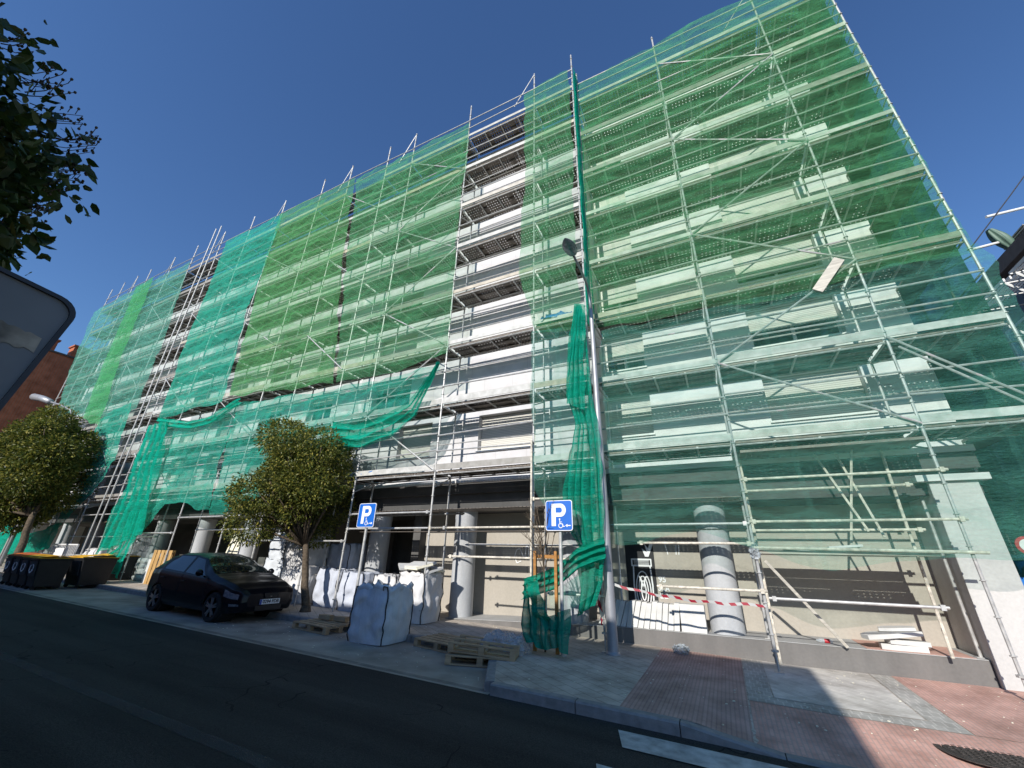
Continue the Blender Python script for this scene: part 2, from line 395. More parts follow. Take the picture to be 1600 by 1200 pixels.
def film():
    t = NT('clear_plastic_film'); t.set(.25, 0, .5); t.base((.5, .55, .58))
    tr = t.node('ShaderNodeBsdfTransparent'); mx = t.node('ShaderNodeMixShader')
    t.link(t.ramp(t.noise(6, 4), [(.3, (.25, .25, .25)), (.7, (.6, .6, .6))]), mx.inputs[0])
    t.link(tr.outputs[0], mx.inputs[1]); t.link(t.p.outputs[0], mx.inputs[2]); t.link(mx.outputs[0], t.out.inputs['Surface'])
    t.bump(t.noise(14, 5), .8, .03); return t.mat
M['film'] = film()

def text_mesh(body, size, bold=0.0, ex=.002):
    cu = bpy.data.curves.new('t', 'FONT'); cu.body = body; cu.size = size; cu.offset = bold; cu.extrude = ex
    cu.align_x = 'CENTER'; cu.align_y = 'CENTER'
    o = bpy.data.objects.new('t', cu); COL.objects.link(o)
    dg = bpy.context.evaluated_depsgraph_get()
    me = bpy.data.meshes.new_from_object(o.evaluated_get(dg))
    bpy.data.objects.remove(o); return me
def text_mb(mb, body, size, fn, bold=0.0, ex=.002):      # fn maps the letter plane (x, y, depth) to the world
    me = text_mesh(body, size, bold, ex)
    mb.add([fn(v.co.x, v.co.y, v.co.z) for v in me.vertices], [tuple(p.vertices) for p in me.polygons])
    bpy.data.meshes.remove(me)
def stroke(mb, pts, w, fn, d=.003):                       # flat painted stroke of a width
    for (a, b) in zip(pts[:-1], pts[1:]):
        a = Vector(a); b = Vector(b); t = (b - a); L = t.length
        if L < 1e-6: continue
        t /= L; n = Vector((-t.y, t.x)) * w / 2; a2 = a - t*w*.3; b2 = b + t*w*.3
        q = [a2 + n, a2 - n, b2 - n, b2 + n]
        mb.prism([fn(p.x, p.y, 0) for p in q], fn(0, 0, d) - fn(0, 0, 0))
        d += .0006
# ------------------------------------------------------------------ ground
def sheet(x0, x1, y0, y1, zf, nx=1, ny=1):
    return [[(x0 + (x1-x0)*i/nx, y0 + (y1-y0)*j/ny, zf(x0 + (x1-x0)*i/nx, y0 + (y1-y0)*j/ny)) for j in range(ny+1)] for i in range(nx+1)]
def sm(t): t = max(0, min(1, t)); return t*t*(3-2*t)
def pz(x, y):                                             # pavement top: drops to the crossing by the kerb on the right
    return gz(x) - .115*sm((x + .8)/1.0)*sm((7.4 - y)/1.3) + .012*max(0, min(y, 10) - 8)
m = MB()
for xa, xb in ((-160, 1), (1, 120)):
    m.grid([[(xa, -60, rz(xa)), (xa, 120, rz(xa))], [(xb, -60, rz(xb)), (xb, 120, rz(xb))]])
m.build('road', M['asphalt'], kind='structure')
m = MB(); m.grid(sheet(-60, -3.22, 5.95, 8.05, lambda x, y: rz(x) + .006, 8, 1)).build('parking_bay', M['bay'], kind='structure')
m = MB(); m.grid(sheet(-60, -3.3, 6.0, 6.12, lambda x, y: rz(x) + .012, 8, 1)).build('bay_edge_line', M['paint_old'], kind='structure')
m = MB(); m.grid(sheet(-60, 10, 3.1, 3.26, lambda x, y: rz(x) + .006, 8, 1)).build('lane_line', M['paint_old'], kind='structure')
m = MB()
for y0, y1 in ((5.30, 5.75), (4.35, 4.80), (3.4, 3.85)):
    m.grid([[(-1.36 + .1, y0, rz(-1.36) + .007), (-1.40, y1, rz(-1.4) + .007)], [(1, y0, rz(1) + .007), (1, y1, rz(1) + .007)], [(3.0, y0, rz(1) + .007), (3.0, y1, rz(1) + .007)]])
m.build('crossing_stripes', M['paint'], kind='structure')
m = MB()
m.grid(sheet(-60, -4.2, 8.1, 13.5, lambda x, y: gz(x) + .012*max(0, min(y, 10)-8), 12, 6))
m.add([(-4.2, 8.1, pz(-4.2, 8.1)), (-3.2, 6.1, pz(-3.2, 6.1)), (-3.2, 8.1, pz(-3.2, 8.1))], [(0, 1, 2)])
m.grid(sheet(-4.2, -3.2, 8.1, 13.5, pz, 2, 8))
m.grid(sheet(-3.2, 7, 6.1, 13.5, pz, 40, 30))
m.build('pavement', M['pave_grey'], kind='structure')
e = .004
m = MB(); m.grid(sheet(-1.45, -.02, 6.1, 10.16, lambda x, y: pz(x, y) + e, 8, 20)).build('tactile_paving', M['pave_tactile'], kind='structure')
m = MB(); m.grid(sheet(.32, 1.9, 7.75, 10.16, lambda x, y: pz(x, y) + e, 8, 12)).build('pale_paving', M['pave_light'], kind='structure')
m = MB()
m.grid(sheet(0, .30, 7.4, 10.16, lambda x, y: pz(x, y) + e, 2, 12))
m.grid(sheet(.30, 2.2, 7.4, 7.72, lambda x, y: pz(x, y) + e, 8, 3))
m.grid(sheet(1.92, 2.2, 7.72, 10.16, lambda x, y: pz(x, y) + e, 2, 12))
m.build('border_paving', M['pave_border'], kind='structure')
m = MB()
m.grid(sheet(.0, 6.9, 6.1, 7.38, lambda x, y: pz(x, y) + e, 28, 8))
m.grid(sheet(2.22, 6.9, 7.4, 10.6, lambda x, y: pz(x, y) + e, 18, 12))
m.build('red_paving', M['pave_red'], kind='structure')
# kerb stones
m = MB()
def kerb(p0, p1, drop0=0, drop1=0):
    p0 = Vector(p0); p1 = Vector(p1); n = max(1, round((p1-p0).length/1.0))
    t = (p1-p0).normalized(); nn = Vector((t.y, -t.x))
    for i in range(n):
        a = p0 + (p1-p0)*(i/n) + t*.006; c = p0 + (p1-p0)*((i+1)/n) - t*.006
        za = gz(a.x) + .003 - (drop0 + (drop1-drop0)*i/n); zc = gz(c.x) + .003 - (drop0 + (drop1-drop0)*(i+1)/n)
        o = nn*.14; k = nn*.12
        q = [(a.x, a.y, za), (c.x, c.y, zc), (c.x+k.x, c.y+k.y, zc), (a.x+k.x, a.y+k.y, za),
             (a.x+o.x, a.y+o.y, za-.02), (c.x+o.x, c.y+o.y, zc-.02), (a.x+o.x, a.y+o.y, za-.3), (c.x+o.x, c.y+o.y, zc-.3)]
        m.add(q, [(0,3,2,1), (3,4,5,2), (4,6,7,5), (0,6,4,3), (1,2,5,7)])
kerb((-60, 8.1), (-4.2, 8.1)); kerb((-4.2, 8.1), (-3.2, 6.1)); kerb((-3.2, 6.1), (-.75, 6.1)); kerb((-.75, 6.1), (.25, 6.1), 0, .115); kerb((.25, 6.1), (7, 6.1), .115, .115)
m.build('kerb', M['kerb'], kind='structure')
# manhole
mh = thing('manhole_cover', 'round cast iron cover set in the red brick paving', 'manhole cover', (2.1, 6.92, pz(2.1, 6.92)))
m = MB(); c = wloc(mh)
m.lathe([(.40, .002), (.40, .010), (.34, .010), (.335, .006)], c, 36); m.build('rim', M['iron'], mh)
m = MB(); m.lathe([(.33, .004), (.33, .011)], c, 36)
for i in range(-5, 6):
    for j in range(-5, 6):
        if i*i + j*j < 28: m.box((c.x + i*.055 - .017, c.y + j*.055 - .017, c.z + .011), (c.x + i*.055 + .017, c.y + j*.055 + .017, c.z + .016))
m.build('lid', M['iron'], mh)
# ------------------------------------------------------------------ the building under works
FYR = 10.95; KR = FYR/10.2; FY = 10.2; ZB = 3.3; ZT = 17.0; XL0, XR0 = -38.5, 4.35
bld = thing('apartment_building', 'long white apartment building under renovation behind the scaffold and green nets', 'building', ((XL0+XR0)/2, FY, 0))
wins = []                                                 # (x0, x1, z0, z1, shutter share closed)
rnd = random.Random(3)
for k in range(7):
    zb = 4.55 + 1.87*k; zt = zb + 1.12
    if k == 0: cols = [(-6.2, -4.3), (-9.35, -7.98)]
    else: cols = [(-10.9, -9.1)]
    for i in range(8): cols.append((-14.4 - 3.05*i, -13.0 - 3.05*i))
    for (a, c2) in cols: wins.append((a, c2, zb, zt))
XM = -2.42; XRE = XR0*KR
rwins = []
for k in range(7):
    for (a, c2) in ((1.42, 3.24), (-2.2, -1.1)): rwins.append((a*KR, c2*KR, 4.77 + 2.0*k, 4.77 + 2.0*k + 1.15))
def wall_grid(m, x0, x1, z0, z1, wins, y):
    xs = sorted(set([x0, x1] + [w[0] for w in wins] + [w[1] for w in wins])); zs = sorted(set([z0, z1] + [w[2] for w in wins if w[2] < z1] + [min(w[3], z1) for w in wins]))
    for i in range(len(xs)-1):
        for j in range(len(zs)-1):
            cx, cz = (xs[i]+xs[i+1])/2, (zs[j]+zs[j+1])/2
            if any(w[0] < cx < w[1] and w[2] < cz < w[3] for w in wins): continue
            m.add([(xs[i], y, zs[j]), (xs[i+1], y, zs[j]), (xs[i+1], y, zs[j+1]), (xs[i], y, zs[j+1])], [(0, 1, 2, 3)])
    for (a, c2, z0, z1) in wins:
        for q in (((a,y,z0),(c2,y,z0),(c2,y+.3,z0),(a,y+.3,z0)), ((a,y,z1),(a,y+.3,z1),(c2,y+.3,z1),(c2,y,z1)),
                  ((a,y,z0),(a,y+.3,z0),(a,y+.3,z1),(a,y,z1)), ((c2,y,z0),(c2,y,z1),(c2,y+.3,z1),(c2,y+.3,z0))):
            m.add(q, [(0, 1, 2, 3)])
ZTR = 17.6
wins = [w for w in wins if w[3] < ZT]; rwins = [w for w in rwins if w[3] < ZTR]
m = MB()
wall_grid(m, XL0, XM, ZB, ZT, wins, FY)
m.add([(XM, FY, ZB), (XM, FYR, ZB), (XM, FYR, ZT), (XM, FY, ZT)], [(0,1,2,3)])
m.add([(XM, FY, 3.72), (XR0, FY, 3.72), (XR0, FYR, 3.72), (XM, FYR, 3.72)], [(0,1,2,3)])
m.add([(XL0, FY, 0), (XL0, 26, 0), (XL0, 26, ZT), (XL0, FY, ZT)], [(3,2,1,0)])
m.add([(XL0, 26, -1), (XRE, 26, -1), (XRE, 26, ZT), (XL0, 26, ZT)], [(3,2,1,0)])
m.build('wall', M['panel_wall'], bld)
m = MB(); wall_grid(m, XM, XRE, ZB, ZTR, rwins, FYR)
m.add([(XRE, FYR, ZB), (XRE, 26, ZB), (XRE, 26, ZTR), (XRE, FYR, ZTR)], [(0,1,2,3)])
m.build('wall', M['bright_wall'], bld)
m = MB(); m.box((XL0-.05, FY-.32, ZT), (XM-.01, 26, ZT+.22)); m.box((XM, FYR-.3, ZTR), (XRE+.2, 26, ZTR+.22)); m.build('roof', M['concrete'], bld)
for (a, c2, z0, z1) in wins + rwins:
    fy = FYR if a > XM else FY
    m = MB(); y = fy+.24
    for lo, hi in (((a, z0), (c2, z0+.06)), ((a, z1-.06), (c2, z1)), ((a, z0+.06), (a+.06, z1-.06)), ((c2-.06, z0+.06), (c2, z1-.06)), (((a+c2)/2-.04, z0+.06), ((a+c2)/2+.04, z1-.06))):
        m.box((lo[0]+.002, y, lo[1]+.002), (hi[0]-.002, y+.06, hi[1]-.002))
    white = a > -3 or rnd.random() < .5
    w = m.build('window', M['frame'] if white else M['brown_frame'], bld)
    m = MB(); m.add([(a, y+.03, z0), (c2, y+.03, z0), (c2, y+.03, z1), (a, y+.03, z1)], [(0,1,2,3)]); m.build('pane', M['glass'], w)
    cl = rnd.choice([.35, .6, 1.0, 1.0])
    if abs(a-1.42*KR) < .01: cl = {0: 1.0, 1: .55, 2: .8, 3: .9, 4: .5}.get(int(round((z0-4.77)/2.0)), .7)
    if abs(a+6.2) < .01: cl = 1.0
    if abs(a+9.35) < .01: cl = 1.0
    m = MB(); m.box((a+.01, y-.05, z1 - (z1-z0)*cl + .005), (c2-.01, y-.02, z1-.005)); m.build('shutter', M['shutter'] if white or abs(a+9.35) < .01 else M['shutter_dark'], w)
    m = MB(); m.box((a-.03, fy-.05, z0-.05), (c2+.03, fy-.003, z0-.004)); m.build('sill', M['frame'], w)
# ground floor: beam, soffit, wall, plinth, columns
m = MB(); m.box((XL0, FY+.03, 2.86), (XR0-.02, 11.5, ZB+.05)); m.build('beam', M['fascia_shade'], bld)
m = MB(); m.box((XL0, FY-.10, 3.30), (XR0+.02, FY-.004, 3.60)); m.build('slab_edge', M['fascia_shade'], bld)
m = MB(); m.box((XL0, FY-.13, 3.603), (XR0+.04, FY-.004, 3.717)); m.build('slab_lit_strip', M['white_wall'], bld)  # sunlit top of the slab edge, put in as a white strip
m = MB()
m.box((-8.6, 11.3, -.3), (3.72, 11.5, 2.855)); m.build('ground_floor_wall', M['beige_wall'], bld)
m = MB()
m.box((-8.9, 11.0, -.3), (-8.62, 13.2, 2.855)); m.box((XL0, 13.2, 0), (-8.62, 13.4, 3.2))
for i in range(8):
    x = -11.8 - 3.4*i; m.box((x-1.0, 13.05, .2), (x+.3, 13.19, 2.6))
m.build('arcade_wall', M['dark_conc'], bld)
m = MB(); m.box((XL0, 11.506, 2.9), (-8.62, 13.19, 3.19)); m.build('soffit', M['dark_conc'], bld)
def pt(x): return .285 - .036*max(0, -2.2 - x)
m = MB(); m.prism([(-6.9, 10.2, -.4), (3.55, 10.2, -.4), (3.55, 10.2, .285), (-2.2, 10.2, .285), (-6.9, 10.2, pt(-6.9))], (0, 1.098, 0)); m.build('plinth', M['ledge'], bld, bevel=.012)
m = MB(); m.prism([(-6.9, 10.19, pt(-6.9)+.001), (-2.2, 10.19, .286), (3.53, 10.19, .286), (3.53, 10.19, .297), (-2.2, 10.19, .297), (-6.9, 10.19, pt(-6.9)+.012)], (0, 1.108, 0)); m.build('plinth_top', M['concrete'], bld)
m = MB(); m.box((2.0, 10.22, .2975), (3.4, 11.29, .302)); m.build('plinth_tiles', M['pave_red'], bld)
for i in range(11):
    x = -.17 - 3.27*i; zb = pt(x)+.005 if x > -6.9 else .0
    m = MB(); n = 28; prof = [(.325, zb), (.325, .6), (.322, 1.6), (.322, 2.62), (.33, 2.64), (.33, 2.858)]
    m.lathe(prof, (x, 10.66, 0), n); m.build('column', M['column'], bld, smooth='auto')
m = MB(); m.prism([(3.56, 10.12, -.3), (4.27, 10.12, -.3), (4.27, 10.12, 3.08), (3.60, 10.12, 3.08)], (0, 1.7, 0)); m.build('corner_pier', M['pier'], bld, bevel=.012)
m = MB(); m.box((3.42, 10.04, 3.085), (4.42, 10.22, 3.20)); m.build('pier_cap', M['white_wall'], bld)
m = MB(); m.box((3.725, 11.83, -.3), (4.26, 26, 3.28)); m.build('side_wall', M['beige_wall'], bld)
# black door with painted white pattern
WK = 11.29/10.74
def onwall(x, z, d=0): return Vector((x*WK, 11.292 - d, 1.6 + (z-1.6)*WK))
fw = lambda x, z, d: onwall(x, z, .016 + d)
dr = MB().box((-2.16*WK, 11.280, .30), (-1.50*WK, 11.298, 2.06*WK-.08)).build('door', M['ink'], bld)
m = MB()
cx = -1.80
def oval(cx, cz, a, b_, n=22): return [(cx + a*math.cos(2*math.pi*i/n), cz + b_*math.sin(2*math.pi*i/n)) for i in range(n+1)]
for a, b_ in ((.16, .40), (.10, .30), (.05, .20)): stroke(m, oval(cx, 1.00, a, b_), .022, fw)
for s_ in (-1, 1):
    stroke(m, [(cx+s_*.19, .62), (cx+s_*.21, 1.1), (cx+s_*.19, 1.5)], .03, fw)
    stroke(m, [(cx, 1.05), (cx+s_*.05, 1.25), (cx+s_*.09, 1.3)], .03, fw)
stroke(m, [(cx-.22, 1.52), (cx+.22, 1.52), (cx+.22, 1.66), (cx-.22, 1.66), (cx-.22, 1.52)], .03, fw)
for i in range(4): stroke(m, [(cx-.17, 1.55+.028*i), (cx+.17, 1.55+.028*i)], .010, fw)
pl = [(-.02, 1.72), (.10, 1.98), (.05, 2.06), (-.01, 1.9), (-.09, 2.0), (-.05, 1.82), (-.16, 1.9), (-.1, 1.72)]
m.prism([fw(cx+.2+x, z, 0) for x, z in pl], (0, -.004, 0))
m.build('painted_pattern', M['white_mark'], dr)
m = MB()
text_mb(m, '95', .17, lambda x, y, z: onwall(-1.37+x, 1.24+y, z), .004)
text_mb(m, 'SCA', .17, lambda x, y, z: onwall(-1.36+x*.8, 1.06+y, z), .004)
text_mb(m, 'EC', .15, lambda x, y, z: onwall(-1.37+x, .90+y, z), .004)
stroke(m, [(-1.22, 1.98), (-1.18, 1.78)], .02, onwall)
stroke(m, [(-.98, 1.98), (-1.0, 1.78)], .02, onwall)
stroke(m, [(-.92, 1.98), (-.94, 1.78)], .02, onwall)
g2 = lambda x, z, d: onwall(-5.15 + x, 1.5+z, d)
for pts in ([(.18, .38), (.06, .32), (.0, .15), (.08, .0), (.2, .05)], [(.16, .36), (.3, .1), (.36, .42)], [(.32, .40), (.5, .45)], [(.42, .42), (.42, .12), (.5, .06)], [(.52, .30), (.62, .42), (.66, .1)]):
    stroke(m, pts, .022, g2)
m.build('graffiti', M['white_mark'], bld)
# ------------------------------------------------------------------ scaffold
YL, YR = 9.0, 9.35
ZL = [3.77, 5.72, 7.67, 9.62, 11.57, 13.52, 15.5, 17.4]
ZR = [3.98, 5.76, 7.65, 9.54, 11.45, 13.25, 15.14, 17.03]
XSL = [-38.2, -36.4, -34.5, -32.7, -29.7, -27.06, -24.2, -21.4, -18.7, -15.67, -13.69, -11.25, -9.71, -6.78, -3.85, -2.33]
XSR = [-2.25, .53, 3.52, 5.23]
sc = thing('scaffold', 'steel tube scaffold with perforated decks and guard rails along the whole facade', 'scaffold', (-16, 9.4, 0))
parts = {}
def part(kind, mb, x, mat): parts.setdefault(kind, []).append((abs(x - .5), mb, mat))
srnd = random.Random(21)
def coupler(mb, x, y, z): mb.lathe([(.055, z-.03), (.055, z+.03)], (x, y, 0), 8)
def zone(XS, Y, Z, top, inner):
    for i, x in enumerate(XS):
        m = MB(); zb = pz(x, Y) + .004 if x > -4 else gz(x)
        m.tube([(x, Y, zb + .02), (x, Y, zb + .35)], .018, 8); m.tube([(x, Y, zb + .30), (x, Y, top)], .026, 8)
        m.box((x-.07, Y-.07, zb), (x+.07, Y+.07, zb+.008)); m.lathe([(.06, zb+.3), (.06, zb+.33)], (x, Y, 0), 8)
        for k in range(int((top-zb)/.49)): m.lathe([(.045, zb+.55+.49*k), (.045, zb+.565+.49*k)], (x, Y, 0), 8)
        part('standard', m, x, 'steel')
        m = MB(); zi = zb if x < -6.6 or x > 3.6 else (.297 if inner > 10.18 else zb)
        m.tube([(x, inner, zi), (x, inner, top-1.0)], .026, 8); m.box((x-.07, inner-.07, zi), (x+.07, inner+.07, zi+.008))
        part('inner_standard', m, x, 'steel')
        for z in Z:
            m = MB(); m.tube([(x, Y, z-.06), (x, inner, z-.06)], .022, 6)
            m.tube([(x, Y, z-.45), (x, inner, z-.1)], .016, 6); part('transom', m, x, 'steel')
        if i and i % 2 == 0:
            m = MB(); m.tube([(x, Y, top-.05), (x-.9, Y+.1, top-1.3)], .018, 6); part('top_brace', m, x, 'steel')
    for i in range(len(XS)-1):
        a, c = XS[i], XS[i+1]; cx = (a+c)/2
        for k, z in enumerate(Z):
            m = MB()
            for (ya, yb) in ((Y+.04, Y+.36), (Y+.38, Y+.70), (Y+.72, Y+1.02))[:3 if inner > 10.2 else 2]:
                m.box((a+.05, ya, z-.012), (c-.05, yb, z))
                for yy in (ya, yb-.012): m.box((a+.05, yy, z-.06), (c-.05, yy+.012, z-.0125))
            m.box((a+.05, inner+.03, z-.017), (c-.05, inner+.16, z-.005))
            part('deck', m, cx, 'deck')
            m = MB()
            for zz in (z-.09,):
                m.tube([(a, Y+.05, zz), (c, Y+.05, zz)], .02, 6); m.tube([(a, inner-.05, zz), (c, inner-.05, zz)], .02, 6)
            for t in (.25, .5, .75):
                m.box((a+(c-a)*t-.02, Y+.04, z-.085), (a+(c-a)*t+.02, inner, z-.052))
            part('deck_bearer', m, cx, 'steel')
            if srnd.random() > .08:
                m = MB(); hh = srnd.choice((.15, .15, .15, .12, .18)); e0, e1 = srnd.uniform(0, .02), srnd.uniform(0, .02)
                m.prism([(a+.02, Y-.03, z+e0), (c-.02, Y-.03, z+e1), (c-.02, Y-.03, z+e1+hh), (a+.02, Y-.03, z+e0+hh)], (0, .022, 0)); part('toe_board', m, cx, 'toe')
            for dz in (.52, 1.0):
                m = MB(); m.tube([(a, Y-.045, z+dz+srnd.uniform(-.05, .05)), (c, Y-.045, z+dz+srnd.uniform(-.05, .05))], .021, 6); part('guard_rail', m, cx, 'steel')
            m = MB(); m.tube([(a, inner, z+.95), (c, inner, z+.95)], .018, 6); part('inner_rail', m, cx, 'steel')
for zz in (1,):
    zone(XSL, YL, ZL, 19.42, 9.75)
    zone(XSR, YR, ZR, 18.74, 10.40)
# braces read off the facade
def brace(x0, z0, x1, z1, Y): 
    m = MB(); m.tube([(x0, Y-.07, z0), (x1, Y-.07, z1)], .022, 6); part('brace', m, (x0+x1)/2, 'steel')
for k in range(7):
    if k == 0: brace(XSR[1], ZR[0], XSR[2], ZR[0]+.02 - .0 + (ZR[1]-ZR[0]) - .1 if False else ZR[0]+.05, YR) if False else None
    if k % 2: brace(XSR[1], ZR[k], XSR[2], ZR[k+1], YR)
    else: brace(XSR[1], ZR[k+1], XSR[2], ZR[k], YR)
    brace(XSL[12], ZL[k] if k % 2 else ZL[k+1], XSL[13], ZL[k+1] if k % 2 else ZL[k], YL)
    for bi in (4, 6, 8, 10):
        if (k + bi//2) % 2: brace(XSL[bi], ZL[k+1], XSL[bi+1], ZL[k], YL)
brace(3.5, 5.75, 5.23, 4.0, YR); brace(3.62, 5.5, 5.23, 3.8, YR)
# ladders / hoist rails in the far gap, tubes at street level
for x in (-25.3, -24.75):
    m = MB(); m.tube([(x, 8.9, gz(x)), (x, 8.9, 20.0)], .03, 8); part('hoist_rail', m, x, 'steel')
for x0, x1, z, Y, old in ((-2.4, .53, 2.33, YR, 0), (-1.6, .53, 1.97, YR, 1), (-1.3, .6, 1.17, YR, 1), (.53, 3.62, 3.16, YR, 1), (.53, 3.3, 3.02, 9.95, 1), (.53, 3.62, 2.36, YR, 1), (.53, 3.25, 2.24, 9.95, 1),
                         (.60, 3.0, 1.06, YR, 0), (-3.9, -2.3, 2.9, YL, 1), (-6.8, -2.3, 2.28, YL, 1), (-6.1, -2.3, 1.92, 9.75, 0), (-6.1, -2.4, 1.62, YL, 1), (-3.5, -2.1, .95, YL, 0), (-9.7, -6.78, 2.68, YL, 0), (-9.7, -6.2, 2.28, YL, 0), (-9.7, -6.2, 2.7, 9.75, 0),
                         (-13.7, -9.7, 1.95, YL, 0), (-15.7, -11.2, 2.3, YL, 0), (-18.7, -13.7, 2.75, YL, 0), (-18.7, -13.7, 2.35, 9.75, 0), (-21.4, -18.7, 2.2, YL, 0), (-27, -21.4, 3.0, YL, 0), (-29.7, -21.4, 2.1, 9.75, 0), (-29.7, -21.4, 1.3, YL, 0), (-15.7, -9.7, 1.0, 9.75, 0)):
    m = MB(); m.tube([(x0, Y-.04, z), (x1, Y-.04, z)], .024, 8)
    for xx in (x0+.08, x1-.08): m.box((xx-.03, Y-.08, z-.04), (xx+.03, Y, z+.04))
    part('ledger', m, (x0+x1)/2, 'steel_old' if old else 'steel')
m = MB(); m.tube([(-3.86, 8.9, gz(-3.86)), (-3.86, 8.9, 4.3)], .026, 8); part('standard', m, -3.86, 'steel_old')
for (xa, xb) in ((-9.66, -6.83), (-6.73, -3.90), (-3.80, -2.38)):
    m = MB(); m.box((xa, YL+.04, 2.74), (xb, YL+.36, 2.752)); m.box((xa, YL+.38, 2.74), (xb, YL+.70, 2.752)); part('deck', m, xa+1.2, 'deck')
    m = MB(); m.box((xa, 9.42, 2.22), (xb, 9.74, 2.232)); part('deck', m, xa+1.2, 'deck')
for (xa, xb) in ((-2.1, .48),):
    m = MB(); m.box((xa, YR+.10, 2.24), (xb, YR+.42, 2.252)); part('deck', m, xa+1.2, 'deck')
    m = MB(); m.box((xa, YR+.02, 2.84), (xb, YR+.66, 2.852)); part('deck', m, xa+1.2, 'deck')
# low platform with its own deck on the right
m = MB(); m.box((.60, YR+.02, 1.80), (3.15, YR+.36, 1.86)); part('deck', m, 1.5, 'plank')
for q in range(3):
    m = MB(); m.box((.62+.03*q, YR+.39+.36*q, 1.80), (3.12-.02*q, YR+.72+.36*q, 1.812)); part('deck', m, 1.5, 'deck' if q == 0 else 'plank')
m = MB(); m.tube([(.5, YR-.05, 1.90), (3.7, YR-.05, 1.86)], .026, 8); part('ledger', m, 1.5, 'steel_old')
m = MB(); m.box((.62, YR-.04, 3.70), (3.5, YR+.7, 3.75)); part('deck', m, 1.6, 'deck')
for x in (.62, 3.05):
    m = MB(); m.tube([(x, 10.02, .3 if x > 1 else pz(x, 10.0)), (x, 10.02, 3.9)], .026, 8); part('inner_standard', m, x, 'steel_old')
for (x0, z0, x1, z1) in ((2.15, 2.0, 2.55, 3.8), (2.3, 3.75, 2.6, 2.1), (1.95, 3.75, 2.4, 2.2)):
    m = MB(); m.tube([(x0, 9.95, z0), (x1, 9.7, z1)], .022, 6); part('brace', m, x0, 'steel_old')
# side return beyond the corner
for y in (11.6, 14.2):
    m = MB(); m.tube([(5.23, y, -.1), (5.23, y, 18.2)], .026, 8); m.tube([(4.55, y, -.1), (4.55, y, 17.6)], .026, 8); part('standard', m, 5, 'steel')
for z in ZR:
    m = MB(); m.box((4.62, 9.5, z-.05), (5.18, 14.2, z)); part('deck', m, 5, 'deck')
    m = MB(); m.tube([(5.2, YR, z+1), (5.2, 14.2, z+1)], .02, 6); m.tube([(5.2, YR, z+.5), (5.2, 14.2, z+.5)], .02, 6); part('guard_rail', m, 5, 'steel')
    m = MB(); m.box((5.19, YR, z), (5.21, 14.2, z+.15)); part('toe_board', m, 5, 'toe')
for kind, lst in parts.items():
    lst.sort(key=lambda t: t[0])
    for (d, mb, mat) in lst[:100]: mb.build(kind, M[mat], sc, smooth='auto' if kind in ('standard', 'inner_standard') else False)
    if len(lst) > 100:
        big = MB()
        for (d, mb, mat) in lst[100:]: big.add(mb.v, mb.f)
        big.build(kind, M[lst[-1][2]], sc, kind='stuff')
# ------------------------------------------------------------------ debris nets
NG = 'debris nets hung on the scaffold'
def resample(pl, n):
    P = [Vector(p) for p in pl]; L = [0]
    for a, c in zip(P[:-1], P[1:]): L.append(L[-1] + (c-a).length)
    out = []
    for i in range(n):
        t = L[-1]*i/(n-1); k = 0
        while k < len(L)-2 and L[k+1] < t: k += 1
        f = 0 if L[k+1] == L[k] else (t-L[k])/(L[k+1]-L[k])
        out.append(P[k].lerp(P[k+1], f))
    return out
def net(rows, Y, mat, label, seed, amp=.07, folds=0, famp=.0, step=.105, fv=0, ed=.12):
    """rows: outlines across the sheet from top to bottom, read on the plane y = Y (or a y per row)"""
    Ys = Y if isinstance(Y, (list, tuple)) else [Y]*len(rows)
    R3 = [[atY(u, v, yy) for (u, v) in row] for row, yy in zip(rows, Ys)]
    w = max(sum((c-a).length for a, c in zip(r[:-1], r[1:])) for r in R3)
    nu = max(6, min(170, int(w/step))) if not folds else max(int(folds*7), 12)
    rr = [resample(r, nu+1) for r in R3]
    cols = []
    hgt = sum((rr[i+1][nu//2]-rr[i][nu//2]).length for i in range(len(rr)-1))
    nv = max(6, min(190, int(hgt/step)), fv*8)
    for j in range(nu+1):
        cl = resample([r[j] for r in rr], nv+1)
        cols.append(cl)
    P = []
    for j in range(nu+1):
        col = []
        for i in range(nv+1):
            p = cols[j][i].copy(); s_ = j/nu
            n1 = N3(p.x*.55 + seed, p.z*.8 - p.x*.25, seed*1.7) + .5*N3(p.x*1.9, p.z*2.4 + seed, 3.1) + .75*N3(p.x*2.6 + p.z*1.7, p.z*5.5 - p.x, seed)
            p.y += -.09 + amp*(n1 - .2) - .0
            p.y = min(p.y, cols[j][i].y - .03)
            if folds:
                ph = 2*math.pi*folds*s_ + 2.2*N3(p.z*.5, s_*3, seed)
                p.y += famp*math.sin(ph) - famp
                p.x += famp*.5*math.cos(ph*1.0)*.6
            if fv:
                ph = 2*math.pi*fv*i/nv + 2.0*N3(s_*4, i/nv*2, seed)
                p.y += famp*math.sin(ph) - famp; p.z += .4*famp*math.cos(ph)
            edge = min(s_, 1-s_)*nu
            if edge < 1: p.x += ed*N3(p.z*.8, seed, 9.2) + ed*.4*N3(p.z*2.5, seed, 1.2)
            tt = i/nv
            if not folds and not fv:
                sag = abs(math.sin(p.x*1.05 + seed)) + .6*N3(p.x*1.3, seed, 4.4)
                p.z += -.10*sag*(1-tt)**14 + (.13*sag - .05)*tt**14
            col.append(p)
        P.append(col)
    m = MB(); m.grid(P)
    return m.build('debris_net', M[mat], smooth=True, label=label, cat='safety net', group=NG)
net([[(905,135),(1030,68),(1160,0),(1256,-74)], [(915,320),(1065,255),(1215,190),(1397,182)], [(922,520),(1100,490),(1300,454),(1520,395)]], YR, 'net_green', 'large green net over the upper right end of the scaffold', 1, .07, ed=.03)
